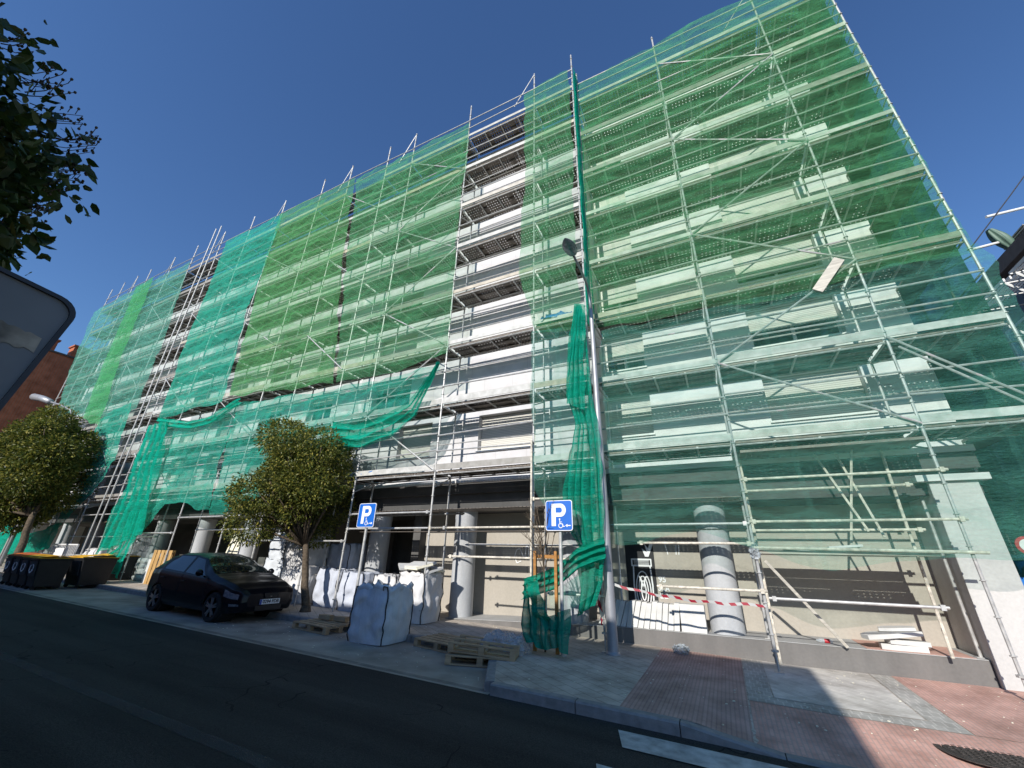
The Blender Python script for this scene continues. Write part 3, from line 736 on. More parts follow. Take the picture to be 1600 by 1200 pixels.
net([[(940,518),(1100,480),(1300,446),(1522,380)], [(935,700),(1130,660),(1380,640),(1690,640)], [(945,852),(1000,850),(1090,838),(1180,862),(1300,892),(1450,878),(1600,868),(1780,862)]], YR, 'net_pale', 'large pale teal net over the lower right end of the scaffold', 2, .07)
net([[(822,148),(890,112)], [(822,300),(898,285)], [(813,430),(902,425)], [(836,527),(908,512)]], YL, 'net_green', 'narrow green net on the upper bay right of the open white strip', 3, .06)
net([[(834,520),(908,508)], [(831,620),(917,610)], [(833,720),(926,700)], [(838,765),(930,770)], [(862,800),(938,850)]], YL, 'net_pale', 'narrow pale teal net on the lower bay behind the lamp post', 4, .06)
net([[(440,335),(558,280)], [(398,480),(534,440)], [(360,622),(524,602)]], YL, 'net_olive', 'green net left of the dark vertical slit in the middle of the facade', 5, .05)
net([[(561,279),(650,237),(737,193)], [(541,437),(630,405),(716,370)], [(528,602),(600,588),(702,556)]], YL, 'net_green', 'green net right of the dark vertical slit, left of the open white strip', 6, .06)
net([[(358,377),(446,335)], [(296,530),(388,492)], [(250,657),(350,630)]], YL, 'net_teal', 'teal net panel left of the olive green nets', 7, .05)
net([[(376,630),(480,614),(560,600),(694,570)], [(358,705),(460,690),(545,665),(640,640)], [(330,802),(352,806),(440,760),(550,704)]], YL, 'net_teal', 'sagging teal net behind the round street tree', 8, .1)
net([[(694,568),(640,634),(600,655),(560,668),(524,662)], [(691,572),(655,655),(618,686),(570,704),(527,698)]], 8.86, 'net_dense', 'bright loose swag of netting to the right of the round tree', 18, .06, fv=3, famp=.07)
net([[(252,662),(300,664),(330,655),(378,626)], [(215,765),(270,742),(345,722)], [(170,868),(230,828),(262,790),(300,788),(332,802)]], YL, 'net_teal', 'teal net with an arched lower edge left of the round tree', 9, .08)
net([[(250,654),(300,660),(335,652),(379,624)], [(252,668),(302,672),(336,664),(377,636)]], 8.84, 'net_dense', 'thick rolled hem of net across the facade left of the round tree', 23, .05, fv=2, famp=.05)
net([[(238,668),(272,660)], [(198,780),(252,752)], [(153,868),(230,836)]], 8.85, 'net_dense', 'bright bunched net strip hanging beside the far open strip', 10, .05, folds=4, famp=.10)
net([[(212,800),(236,795)], [(190,860),(222,835)], [(160,880),(194,904)]], 8.8, 'net_dense', 'short net tail reaching the pavement left of the leaning pallet', 11, .05, folds=3, famp=.07)
net([[(150,488),(205,456),(300,410)], [(112,580),(180,552),(262,525)], [(90,650),(160,652),(216,640)]], YL, 'net_pale', 'pale teal net at the far left end of the facade', 12, .05)
net([[(216,448),(244,432)], [(163,574),(192,560)], [(132,656),(158,666)]], 8.86, 'net_lime', 'narrow lime green net strip near the far left end', 13, .03)
net([[(158,654),(212,626)], [(136,730),(184,716)], [(112,780),(150,770)], [(82,836),(96,826)]], YL, 'net_teal', 'teal net tapering down behind the left street tree', 14, .06)
net([[(18,800),(50,838),(100,818)], [(8,830),(55,850),(92,840)], [(-20,872),(60,862),(84,858)]], 8.9, 'net_dense', 'net heap trailing at the far left behind the bins', 15, .08, folds=4, famp=.08)
# return of the net at the step in the scaffold, side net beyond the corner
def plane_net(x, y0, y1, z0, z1, mat, label, seed, amp):
    P = []
    for j in range(25):
        P.append([])
        for i in range(70):
            y = y0 + (y1-y0)*j/24; z = z0 + (z1-z0)*i/69
            P[-1].append((x + amp*N3(y*1.4+seed, z*.9, 2) + amp*.5*math.sin(j*1.3+z*.7), y, z))
    MB().grid(P).build('debris_net', M[mat], smooth=True, label=label, cat='safety net', group=NG)
plane_net(-2.26, 8.92, 9.62, 7.3, 18.4, 'net_dense', 'dark net strip turned inward at the step behind the lamp head', 21, .05)
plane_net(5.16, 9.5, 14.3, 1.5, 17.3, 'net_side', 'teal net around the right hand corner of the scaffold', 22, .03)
# hanging bundle beside the lamp post and skirt round the young tree
net([[(901,483),(912,483)], [(893,540),(922,540)], [(888,620),(930,640)], [(900,660),(936,690)], [(890,720),(944,740)], [(885,780),(948,800)], [(895,830),(948,850)], [(915,865),(945,885)]], 8.93, 'net_dense', 'long bright bundle of gathered net hanging beside the lamp post', 31, .05, folds=5, famp=.09)
net([[(903,490),(914,490)], [(893,560),(912,560)], [(886,632),(916,645)]], 8.74, 'net_dense', 'short folded net flap on the hanging bundle beside the lamp post', 32, .05, folds=3, famp=.06)
net([[(944,842),(905,858),(872,888),(824,906)], [(946,876),(908,890),(872,922),(822,938)]], [8.72, 8.6], 'net_skirt', 'net swag slung from the post to the young tree stakes', 33, .05, fv=3, famp=.06)
net([[(932,872),(885,905),(842,932)], [(928,935),(885,968),(845,988)]], [8.68, 8.5], 'net_pale', 'thin see-through net below the slung swag by the stakes', 36, .06)
net([[(903,872),(947,846)], [(908,925),(944,905)], [(903,965),(930,945)]], [8.78, 8.74, 8.7], 'net_skirt', 'net fold hanging down between the parking sign and the lamp post', 37, .05, folds=3, famp=.06)
net([[(824,905),(832,940),(858,964),(889,950)], [(819,950),(832,965),(858,980),(890,968)], [(815,985),(835,990),(860,992),(887,990)], [(826,1002),(840,1000),(852,1014),(874,1010),(888,1020)]], [8.36, 8.25, 8.15, 8.06], 'net_skirt', 'net wrapped round the foot of the young tree stakes', 34, .09, folds=5, famp=.07)
net([[(824,902),(830,925),(838,960),(860,985)], [(840,898),(850,930),(862,965),(885,990)]], 8.2, 'net_skirt', 'twisted net strip crossing the front of the young tree stakes', 35, .06, folds=3, famp=.05)
# ------------------------------------------------------------------ trees
def leaf_cloud(mb, clumps, n, size, rnd, long=1.9, droop=.3):
    tot = sum(c[3]**2 for c in clumps)
    for (x, y, z, rad) in clumps:
        for _ in range(int(n*rad*rad/tot)):
            d = Vector((rnd.gauss(0,1), rnd.gauss(0,1), rnd.gauss(0,1))).normalized()
            rr = rad*(.55 + .45*rnd.random()**.5)*(.9 + .3*rnd.random())
            p = Vector((x, y, z)) + Vector((d.x*rr, d.y*rr, d.z*rr*.85))
            ax = (d + Vector((rnd.gauss(0,.6), rnd.gauss(0,.6), rnd.gauss(0,.6)-droop))).normalized()
            sd = ax.cross(Vector((rnd.gauss(0,1), rnd.gauss(0,1), rnd.gauss(0,1)))).normalized()
            up = ax.cross(sd)
            s_ = size*(.6 + .8*rnd.random()); L = s_*long
            mb.add([p, p + ax*L*.45 + sd*s_*.42 + up*s_*.12, p + ax*L - up*s_*.15, p + ax*L*.45 - sd*s_*.42 + up*s_*.12], [(0, 1, 2, 3)])
def tree(base, top, clumps, n, size, label, leaf, seed, r0=.11, group=None, extra=None):
    rnd = random.Random(seed)
    t = thing('street_tree', label, 'tree', base, group)
    m = MB(); base = Vector(base); top = Vector(top)
    pts = [base.lerp(top, k/6) + Vector((.04*math.sin(k*1.7), .03*math.cos(k*2.1), 0)) for k in range(7)]
    m.tube(pts, r0, 10, r0*.65)
    m.lathe([(r0*1.5, base.z-.05), (r0*1.05, base.z+.15)], (base.x, base.y, 0), 10)
    for (x, y, z, rad) in clumps:
        q = Vector((x, y, z)); mid = top.lerp(q, .5) + Vector((0, 0, -.15*rad))
        m.tube([top - Vector((0, 0, .15)), mid, q], r0*.45, 6, r0*.1)
    m.build('trunk', M['bark'], t, smooth=True)
    m = MB(); leaf_cloud(m, clumps, n, size, rnd); m.build('crown', M[leaf], t)
    return t
def crown(c, rx, ry, rz_, n, rmin, rmax, seed):
    rnd = random.Random(seed); out = []
    while len(out) < n:
        d = Vector((rnd.uniform(-1,1), rnd.uniform(-1,1), rnd.uniform(-1,1)))
        if not .3 < d.length < 1: continue
        out.append((c[0]+d.x*rx, c[1]+d.y*ry, c[2]+d.z*rz_, rnd.uniform(rmin, rmax)))
    return out
SG = 'street trees along the pavement'
tree((-10.28, 8.6, .17), (-10.85, 8.6, 1.95), crown((-11.5, 8.45, 3.6), 1.55, 1.4, 1.75, 54, .2, .70, 5), 52000, .045, 'round bushy evergreen street tree between the dark car and the lone bulk bag', 'leaf', 1, group=SG)
tree((-26.4, 7.4, .5), (-27.2, 7.4, 3.0), crown((-28.9, 7.2, 5.0), 2.1, 1.4, 2.4, 62, .38, 1.0, 8), 60000, .075, 'wide evergreen street tree rising behind the black bins', 'leaf', 2, .16, group=SG)
# near tree whose branches hang in at the top left
nt = thing('overhanging_tree', 'dark leafy tree hanging in at the top left corner', 'tree', (-4.6, -.1, rz(-4.6)))
m = MB(); m.tube([(-4.9, -.1, rz(-4.9)), (-4.8, -.1, 1.5), (-4.7, .0, 2.6)], .12, 10, .09)
rnd = random.Random(11); lm = MB(); tw = MB()
def nearpt(u, v, d):
    q = ray(u, v).normalized(); return CAM + q*d
root = Vector((-4.7, 0, 2.6))
for k in range(64):
    # outer envelope of the crown seen from the street
    a = rnd.random(); v = 20 + 370*rnd.random()
    lim = 165*math.exp(-((v-215)/135.)**2) - 8 if v < 215 else 165*max(0, 1-((v-215)/190.)**1.3)
    u_ = -170 + (lim*.66 + 150)*rnd.random()**.8
    tip = nearpt(u_, v, rnd.uniform(3.6, 4.6))
    mid = root.lerp(tip, .55) + Vector((rnd.uniform(-.2,.2), rnd.uniform(-.2,.2), .15))
    tw.tube([root, mid, tip], .018, 5, .004)
    for _ in range(46):
        p = tip + Vector((rnd.gauss(0,.10), rnd.gauss(0,.10), rnd.gauss(0,.11)))
        ax = Vector((rnd.gauss(.3,.6), rnd.gauss(0,.6), rnd.gauss(-.5,.6))).normalized()
        sd = ax.cross(Vector((rnd.gauss(0,1), rnd.gauss(0,1), rnd.gauss(0,1)))).normalized(); up = ax.cross(sd)
        s_ = rnd.uniform(.03, .058); L = s_*1.9
        lm.add([p, p+ax*L*.25+sd*s_*.4+up*s_*.05, p+ax*L*.65+sd*s_*.42+up*s_*.02, p+ax*L-up*s_*.2, p+ax*L*.65-sd*s_*.42+up*s_*.02, p+ax*L*.25-sd*s_*.4+up*s_*.05], [(0,1,2,3,4,5)])
for k in range(40):
    v = 15 + 380*rnd.random()
    lim = 165*math.exp(-((v-215)/135.)**2) - 8 if v < 215 else 165*max(0, 1-((v-215)/190.)**1.3)
    a = nearpt(lim*.5-20, v, 4.1); c = nearpt(lim*.9+12*rnd.random(), v + rnd.uniform(-14, 26), 4.1)
    md = a.lerp(c, .5) + Vector((0, 0, -.03)); tw.tube([a, md, c], .004, 4, .002)
    for q in range(4):
        p = a.lerp(c, .55+.15*q); o = Vector((rnd.gauss(0,.03), 0, rnd.gauss(0,.03)))
        tw.tube([p, p+o], .002, 4); tw.lathe([(.007, (p+o).z-.006), (.007, (p+o).z+.006)], ((p+o).x, (p+o).y, 0), 5)
m.add(tw.v, tw.f); m.build('trunk', M['bark'], nt, smooth=True)
lm.build('crown', M['leaf_near'], nt)
# bare sapling in its stakes
sp = thing('young_tree', 'leafless sapling tied between two orange stakes', 'tree', (-3.3, 8.3, pz(-3.3, 8.3)))
m = MB(); rnd = random.Random(4); p0 = wloc(sp)
m.tube([p0, p0+Vector((.0, 0, 1.0)), p0+Vector((-.02, 0, 1.75))], .018, 7, .012)
for k in range(16):
    a = p0 + Vector((-.02, 0, 1.35 + .03*k)); t = Vector((rnd.uniform(-.45,.3), rnd.uniform(-.3,.3), rnd.uniform(.5, 1.1)))
    m.tube([a, a+t*.5+Vector((.03,0,0)), a+t], .011, 5, .004)
    for q in range(3):
        b0 = a + t*rnd.uniform(.3,.9); m.tube([b0, b0+Vector((rnd.uniform(-.2,.2), rnd.uniform(-.2,.2), rnd.uniform(.05,.3)))], .006, 4, .003)
m.build('trunk', M['bark'], sp)
st = thing('tree_stakes', 'orange wooden stake frame round the leafless sapling', 'stake frame', (-3.28, 8.28, pz(-3.28, 8.28)))
for x in (-3.50, -3.05):
    z0 = pz(x, 8.28); MB().box((x-.028, 8.25, z0), (x+.028, 8.31, 1.76)).build('stake', M['stake'], st)
MB().box((-3.55, 8.312, 1.62), (-3.0, 8.345, 1.69)).build('cross_bar', M['stake'], st)
# ------------------------------------------------------------------ lamp posts
lp = thing('street_lamp', 'tall grey lamp post with a curved arm in front of the nets', 'street lamp', (-2.17, 8.92, pz(-2.17, 8.92)), 'street lamps')
zb = pz(-2.17, 8.92); bx, by = -2.17, 8.92
m = MB(); m.lathe([(.135, zb), (.135, zb+.02), (.105, zb+.05), (.1, zb+.5), (.095, zb+3.0), (.07, zb+5), (.055, 7.7)], (bx, by, 0), 18); m.build('post', M['pole_grey'], lp, smooth='auto')
m = MB(); m.tube([(bx, by, 7.68), (bx, by-.02, 7.95), (bx, by-.12, 8.2), (bx, by-.35, 8.36), (bx, by-.8, 8.42), (bx, by-1.45, 8.40)], .04, 10, .03); m.build('arm', M['pole_grey'], lp, smooth=True)
def lamp_head(mb, mb2, c, L=.62, w=.16):
    P = []
    for i in range(13):
        t = i/12; rr = w*math.sin(math.pi*min(1, .12+t*.9))**.6; ring = []
        for k in range(13):
            a = math.pi*k/12; ring.append((c[0] + rr*math.cos(a), c[1]-L*t, c[2] + .55*rr*math.sin(a) + .01))
        P.append(ring)
    mb.grid(P)
    Q = []
    for i in range(13):
        t = i/12; rr = w*.94*math.sin(math.pi*min(1, .12+t*.9))**.6
        Q.append([(c[0] + rr*math.cos(math.pi*k/12), c[1]-L*t, c[2] - .32*rr*math.sin(math.pi*k/12)) for k in range(13)])
    mb2.grid(Q)
hc = (bx, by-1.42, 8.40)
m, m2 = MB(), MB(); lamp_head(m, m2, hc); hd = m.build('lamp_head', M['pole_grey'], lp, smooth=True); m2.build('lens', M['lamp_glass'], hd, smooth=True)
l2 = thing('street_lamp', 'far street lamp head poking out above the left street tree', 'street lamp', (-31.6, 8.3, gz(-31.6)), 'street lamps')
m = MB(); m.lathe([(.1, gz(-31.6)), (.09, 4), (.06, 8.3)], (-31.6, 8.3, 0), 12); m.build('post', M['pole_grey'], l2, smooth='auto')
m = MB(); m.tube([(-31.6, 8.3, 8.25), (-31.9, 8.25, 8.7), (-33.4, 8.1, 9.2), (-34.8, 8.0, 9.55)], .05, 8, .04); m.build('arm', M['pole_grey'], l2, smooth=True)
m = MB(); m.tube([(-34.7, 8.0, 9.52), (-36.2, 7.95, 9.95), (-37.6, 7.9, 10.25)], .17, 10, .22); m.build('lamp_head', M['pole_grey'], l2, smooth=True)
# ------------------------------------------------------------------ parking signs
def roundrect(w, h, r_, n=6):
    pts = []
    for cx, cy, a0 in ((w/2-r_, h/2-r_, 0), (-w/2+r_, h/2-r_, 90), (-w/2+r_, -h/2+r_, 180), (w/2-r_, -h/2+r_, 270)):
        for i in range(n+1):
            a = math.radians(a0+90*i/n); pts.append((cx+r_*math.cos(a), cy+r_*math.sin(a)))
    return pts
def psign(x, y, zc, w, label, arrow, tilt, group='blue parking signs', yaw=0.0):
    g = pz(x, y)
    t = thing('parking_sign', label, 'parking sign', (x, y, g), group, 0)
    cy, sy = math.cos(yaw), math.sin(yaw)
    h = w*1.03
    def fn(px, pzz, d):                                   # sign face plane, d towards the street
        qx, qz = px*math.cos(tilt) - pzz*math.sin(tilt), px*math.sin(tilt) + pzz*math.cos(tilt)
        return Vector((x + qx*cy + d*sy, y + qx*sy - d*cy, zc + qz))
    m = MB(); m.tube([(x, y+.05, g), (x, y+.05, zc+h*.42)], .036, 12); m.lathe([(.07, g), (.07, g+.02)], (x, y+.05, 0), 12); m.build('post', M['steel'], t, smooth='auto')
    m = MB(); m.prism([fn(a, c, 0) for a, c in roundrect(w, h, .05)], fn(0,0,.022)-fn(0,0,0)); f = m.build('sign_plate', M['white_mark'], t)
    m = MB(); m.prism([fn(a, c, .023) for a, c in roundrect(w-.028, h-.028, .04)], fn(0,0,.003)-fn(0,0,0)); m.build('sign_face', M['sign_blue'], f)
    m = MB(); k = w
    # capital P: stem and bowl
    m.prism([fn(a*k, c*k, .027) for a, c in ((-.27,-.36),(-.11,-.36),(-.11,.40),(-.27,.40))], fn(0,0,.003)-fn(0,0,0))
    outer = [(-.11,.40)] + [(.07+.20*math.cos(math.radians(a)), .175+.225*math.sin(math.radians(a))) for a in range(90, -91, -15)] + [(-.11,-.05)]
    inner = [(-.11,.09)] + [(.05+.075*math.cos(math.radians(a)), .175+.09*math.sin(math.radians(a))) for a in range(-90, 91, 15)] + [(-.11,.265)]
    no = len(outer); ni = len(inner)
    for i in range(no-1):                                 # bowl as quads between the outer and inner curve
        a, c2 = outer[i], outer[i+1]; d, e_ = inner[ni-1-i], inner[ni-2-i]
        m.prism([fn(q[0]*k, q[1]*k, .027) for q in (a, c2, e_, d)], fn(0,0,.003)-fn(0,0,0))
    m.build('letter', M['white_mark'], f)
    m = MB(); fs = lambda a, c, d: fn(a*k, c*k, .0272+d)
    wl_ = [(.07+.075*math.cos(math.radians(a)), -.345+.075*math.sin(math.radians(a))) for a in range(100, 400, 20)]
    stroke(m, wl_, .022*k*1.7, fs); stroke(m, [(.03,-.16),(.04,-.28),(.13,-.29),(.17,-.38),(.21,-.37)], .026*k*1.7, fs); stroke(m, [(.04,-.225),(.11,-.225)], .02*k*1.7, fs)
    m.prism([fs(.03+.028*math.cos(i*.8), -.13+.028*math.sin(i*.8), 0) for i in range(8)], fn(0,0,.003)-fn(0,0,0))
    m.build('wheelchair_symbol', M['white_mark'], f)
    m = MB(); s_ = arrow
    pts = [(.235,-.36),(.35,-.36),(.35,-.40),(.43,-.345),(.35,-.29),(.35,-.33),(.235,-.33)]
    if s_ < 0: pts = [(.665-a, c) for a, c in pts][::-1]
    m.prism([fs(a, c, 0) for a, c in pts], fn(0,0,.003)-fn(0,0,0)); m.build('arrow', M['white_mark'], f)
    return t
psign(-2.93, 8.2, 2.44, .58, 'larger blue parking sign with arrow pointing left, beside the hanging net', -1, 0)
psign(-8.22, 8.2, 2.55, .58, 'smaller looking blue parking sign with arrow pointing right, right of the round tree', 1, 0)
# back of a sign close on the left
sb = thing('sign_back', 'grey back of a big sign with a torn sticker at the left edge', 'sign', (-2.2, -.2, rz(-2.2)))
TH = math.radians(7.5)
def fb(yy, zz, d):                                        # the plate hangs slightly askew
    a, c = yy - .46, zz - 2.48
    yy, zz = .46 + math.cos(TH)*a + math.sin(TH)*c, 2.48 - math.sin(TH)*a + math.cos(TH)*c
    return Vector((-2.2 + d + .06*yy, yy, zz))
m = MB(); m.prism([fb(a-.06, c+1.85, 0) for a, c in roundrect(1.02, 1.26, .065)], (-.012, 0, 0)); pn = m.build('panel', M['sign_back'], sb, bevel=.003)
m = MB(); oq = roundrect(1.035, 1.275, .07); iq = roundrect(1.005, 1.245, .06); nq = len(oq)
for k in range(nq):
    j = (k+1) % nq
    m.prism([fb(oq[k][0]-.06, oq[k][1]+1.85, .001), fb(oq[j][0]-.06, oq[j][1]+1.85, .001), fb(iq[j][0]-.06, iq[j][1]+1.85, .001), fb(iq[k][0]-.06, iq[k][1]+1.85, .001)], (.012, 0, 0))
m.build('rolled_rim', M['dark_metal'], pn)
m = MB(); n = 12
top = [atY(0 + 62*i/n, 502 + 22*i/n + 2*math.sin(i*3.1), .1) for i in range(n+1)]
def on_panel(u_, v_):
    d = ray(u_, v_); # plane x = -2.2 + .06 y
    t_ = (-2.2)/(d.x - .06*d.y); return CAM + d*t_
tp = [on_panel(-40 + 105*i/n, 484 + 44*i/n + 1.8*math.sin(i*2.3)) for i in range(n+1)]
bt = [on_panel(-40 + 92*i/n, 523 + 26*i/n + 2.5*math.sin(i*1.7)) for i in range(n+1)]
m.grid([[p + Vector((.003, 0, 0)) for p in tp], [p + Vector((.003, 0, 0)) for p in bt]]); m.build('sticker', M['sticker'], pn)
MB().tube([(-2.26, -.25, rz(-2.2)), (-2.26, -.25, 2.4)], .04, 12).build('post', M['steel'], sb, smooth='auto')
# round sign and blue container behind the corner
rs = thing('round_sign', 'round red and white road sign behind the right hand pier', 'road sign', (5.0, 11.2, -.1))
MB().tube([(5.0, 11.26, -.1), (5.0, 11.26, 2.2)], .03, 10).build('post', M['steel'], rs)
m = MB(); m.lathe([(.16, 11.19), (.16, 11.215)], (5.0, 0, 2.04), 28, 'y'); m.build('red_ring', M['red'], rs)
m = MB(); m.lathe([(.11, 11.183), (.11, 11.188)], (5.0, 0, 2.04), 28, 'y'); m.build('white_centre', M['white_mark'], rs)
bc = thing('container', 'blue metal container with black scrawl behind the right hand pier', 'container', (7.1, 14, -.1))
m = MB(); m.box((5.2, 13, -.05), (9.0, 15.2, 1.85))
for i in range(8): m.box((5.3+.48*i, 12.94, .1), (5.38+.48*i, 13, 1.7))
m.build('body', M['skip_blue'], bc, bevel=.01)
MB().box((5.1, 12.9, 1.15), (9.1, 12.935, 1.25)).build('rail', M['dark_metal'], bc)
MB().box((5.12, 12.9, 1.855), (9.08, 15.3, 1.93)).build('rim', M['skip_blue'], bc)
m = MB(); fq = lambda x, z, d: Vector((5.45+x, 12.935-d, 1.4+z))
stroke(m, [(0,.4),(.05,.1),(.12,.3),(.2,.05),(.1,-.05),(.25,.1),(.3,-.15)], .02, fq); m.build('scrawl', M['ink'], bc)
# small blue round sign far left
fs_ = thing('blue_round_sign', 'small round blue road sign under the left street tree', 'road sign', (-29.5, 7.6, gz(-29.5)))
MB().tube([(-29.5, 7.66, gz(-29.5)), (-29.5, 7.66, 2.9)], .035, 8).build('post', M['steel'], fs_)
m = MB(); m.lathe([(.3, 7.6), (.3, 7.62)], (-29.5, 0, 2.65), 20, 'y'); m.build('sign_face', M['sign_blue'], fs_)
# ------------------------------------------------------------------ car
def cr(keys, x):
    if x <= keys[0][0]: return keys[0][1]
    for (a, c) in zip(keys[:-1], keys[1:]):
        if x <= c[0]:
            t = (x-a[0])/(c[0]-a[0]); t = t*t*(3-2*t)*.55 + t*.45
            return a[1] + (c[1]-a[1])*t
    return keys[-1][1]
CL = 4.31
K_w = [(0,.58),(.06,.70),(.3,.82),(.8,.875),(2.2,.885),(3.5,.88),(4.05,.80),(4.25,.70),(4.31,.62)]
K_zb = [(0,.36),(.1,.24),(.5,.19),(3.7,.19),(4.2,.26),(4.31,.42)]
K_sh = [(0,.60),(.15,.70),(.7,.82),(1.3,.90),(2.5,.96),(3.6,1.00),(4.1,.98),(4.31,.80)]
K_top = [(0,.64),(.12,.74),(.5,.86),(1.0,.97),(1.2,1.02),(1.6,1.20),(2.05,1.40),(2.5,1.455),(3.1,1.44),(3.6,1.36),(3.95,1.22),(4.15,1.02),(4.31,.84)]
K_wt = [(0,.50),(.3,.66),(1.0,.74),(1.3,.72),(2.0,.60),(2.6,.585),(3.4,.56),(3.9,.55),(4.2,.60),(4.31,.55)]
def section(x, t):                                        # x from the nose, t: 0 sill .. 1 roof centre
    w = cr(K_w, x); zb_ = cr(K_zb, x); sh = cr(K_sh, x); tp = cr(K_top, x); wt = cr(K_wt, x)
    tp = max(tp, sh+.02)
    pts = [(0, zb_), (w*.9, zb_), (w*.97, zb_+.10), (w, zb_+(sh-zb_)*.45), (w*.985, sh-.10), (w*.955, sh), (wt+ (w*.955-wt)*.12, sh+(tp-sh)*.86), (wt*.86, tp-.018 if tp-sh > .1 else tp-.006), (wt*.45, tp), (0, tp+.006)]
    T = [0, .12, .18, .32, .48, .55, .82, .88, .94, 1.0]
    for i in range(len(T)-1):
        if t <= T[i+1]:
            f = (t-T[i])/(T[i+1]-T[i]); a, c = pts[i], pts[i+1]
            return (a[0]+(c[0]-a[0])*f, a[1]+(c[1]-a[1])*f)
    return pts[-1]
car = thing('parked_car', 'dark navy hatchback parked beside the round tree', 'car', (-12.45, 7.45, rz(-12.45)))
CX0, CYc = -10.3, 7.50                                   # nose x, centre line
slope = -.0236
def C3(x, yy, zz): X_ = CX0 - x; return Vector((X_, CYc + yy, rz(X_) + zz))
WX = (.84, 3.42); WR = .315
NX, NTt = 108, 64
m = MB()
for side in (-1, 1):
    P = []
    for i in range(NX+1):
        x = CL*i/NX; row = []
        for j in range(NTt+1):
            y_, z_ = section(x, j/NTt); row.append((x, side*y_, z_))
        P.append(row)
    vs = [C3(*p) for row in P for p in row]; fs = []
    for i in range(NX):
        for j in range(NTt):
            cx_ = (P[i][j][0]+P[i+1][j+1][0])/2; cz_ = (P[i][j][2]+P[i+1][j+1][2])/2; cy_ = abs(P[i][j][1])
            if cy_ > .55 and any((cx_-wx)**2 + (cz_-WR)**2 < .365**2 for wx in WX): continue
            q = (i*(NTt+1)+j, i*(NTt+1)+j+1, (i+1)*(NTt+1)+j+1, (i+1)*(NTt+1)+j)
            fs.append(q if side < 0 else q[::-1])
    m.add(vs, fs)
    for e_ in (0, NX):
        m.add([C3(*p) for p in P[e_]], [tuple(range(NTt+1))])
m.build('body', M['car'], car, smooth='auto')
for wx in WX:
    for sd in (-1, 1): MB().lathe([(.37, CYc+sd*.45), (.37, CYc+sd*.80)], (CX0-wx, 0, rz(CX0-wx)+WR), 24, 'y').build('wheel_arch', M['rubber'], car)
def patch(x0, x1, t0, t1, side, off=.006, nx=14, ny=8, xf=None):
    P = []
    for i in range(nx+1):
        row = []
        for j in range(ny+1):
            t = t0+(t1-t0)*j/ny
            a, c = (x0, x1) if xf is None else xf(j/ny)
            x = a+(c-a)*i/nx; y_, z_ = section(x, t)
            e1 = section(x, min(1, t+.004)); ny_, nz_ = e1[1]-z_, -(e1[0]-y_); L = math.hypot(ny_, nz_) or 1
            row.append(C3(x, side*(y_+ny_/L*off), z_+nz_/L*off))
        P.append(row)
    return P
for side in (-1, 1):
    m = MB(); m.grid(patch(0, 0, .552, .825, side, .004, 24, 8, xf=lambda f: (1.30+.58*f, 3.56-.26*f+.10*math.sin(f*3)))); m.build('window_trim', M['plastic_black'], car, smooth=True)
    m = MB(); m.grid(patch(0, 0, .565, .80, side, xf=lambda f: (1.42+.55*f, 2.38-.02*f))); m.build('front_side_window', M['car_glass'], car, smooth=True)
    m = MB(); m.grid(patch(0, 0, .565, .80, side, xf=lambda f: (2.48-.02*f, 3.42-.20*f+.10*math.sin(f*3)))); m.build('rear_side_window', M['car_glass'], car, smooth=True)
m = MB()
Pa = []
for i in range(17):
    x = 1.24+.78*i/16; a = [C3(x, s_*section(x, t)[0]*.97, section(x, t)[1]+.010) for s_, t in [(-1, .83+.17*j/8) for j in range(9)]]
    c = [C3(x, section(x, t)[0]*.97, section(x, t)[1]+.010) for t in [1-.17*j/8 for j in range(1, 9)]]
    Pa.append(a+c)
m.grid(Pa); m.build('windscreen', M['car_glass'], car, smooth=True)
m = MB(); Pa = []
for i in range(9):
    x = 3.62+.42*i/8; Pa.append([C3(x, s_*section(x, t)[0]*.95, section(x, t)[1]+.010) for s_, t in [(-1, .84+.16*j/6) for j in range(7)] + [(1, 1-.16*j/6) for j in range(1, 7)]])
m.grid(Pa); m.build('rear_window', M['car_glass'], car, smooth=True)
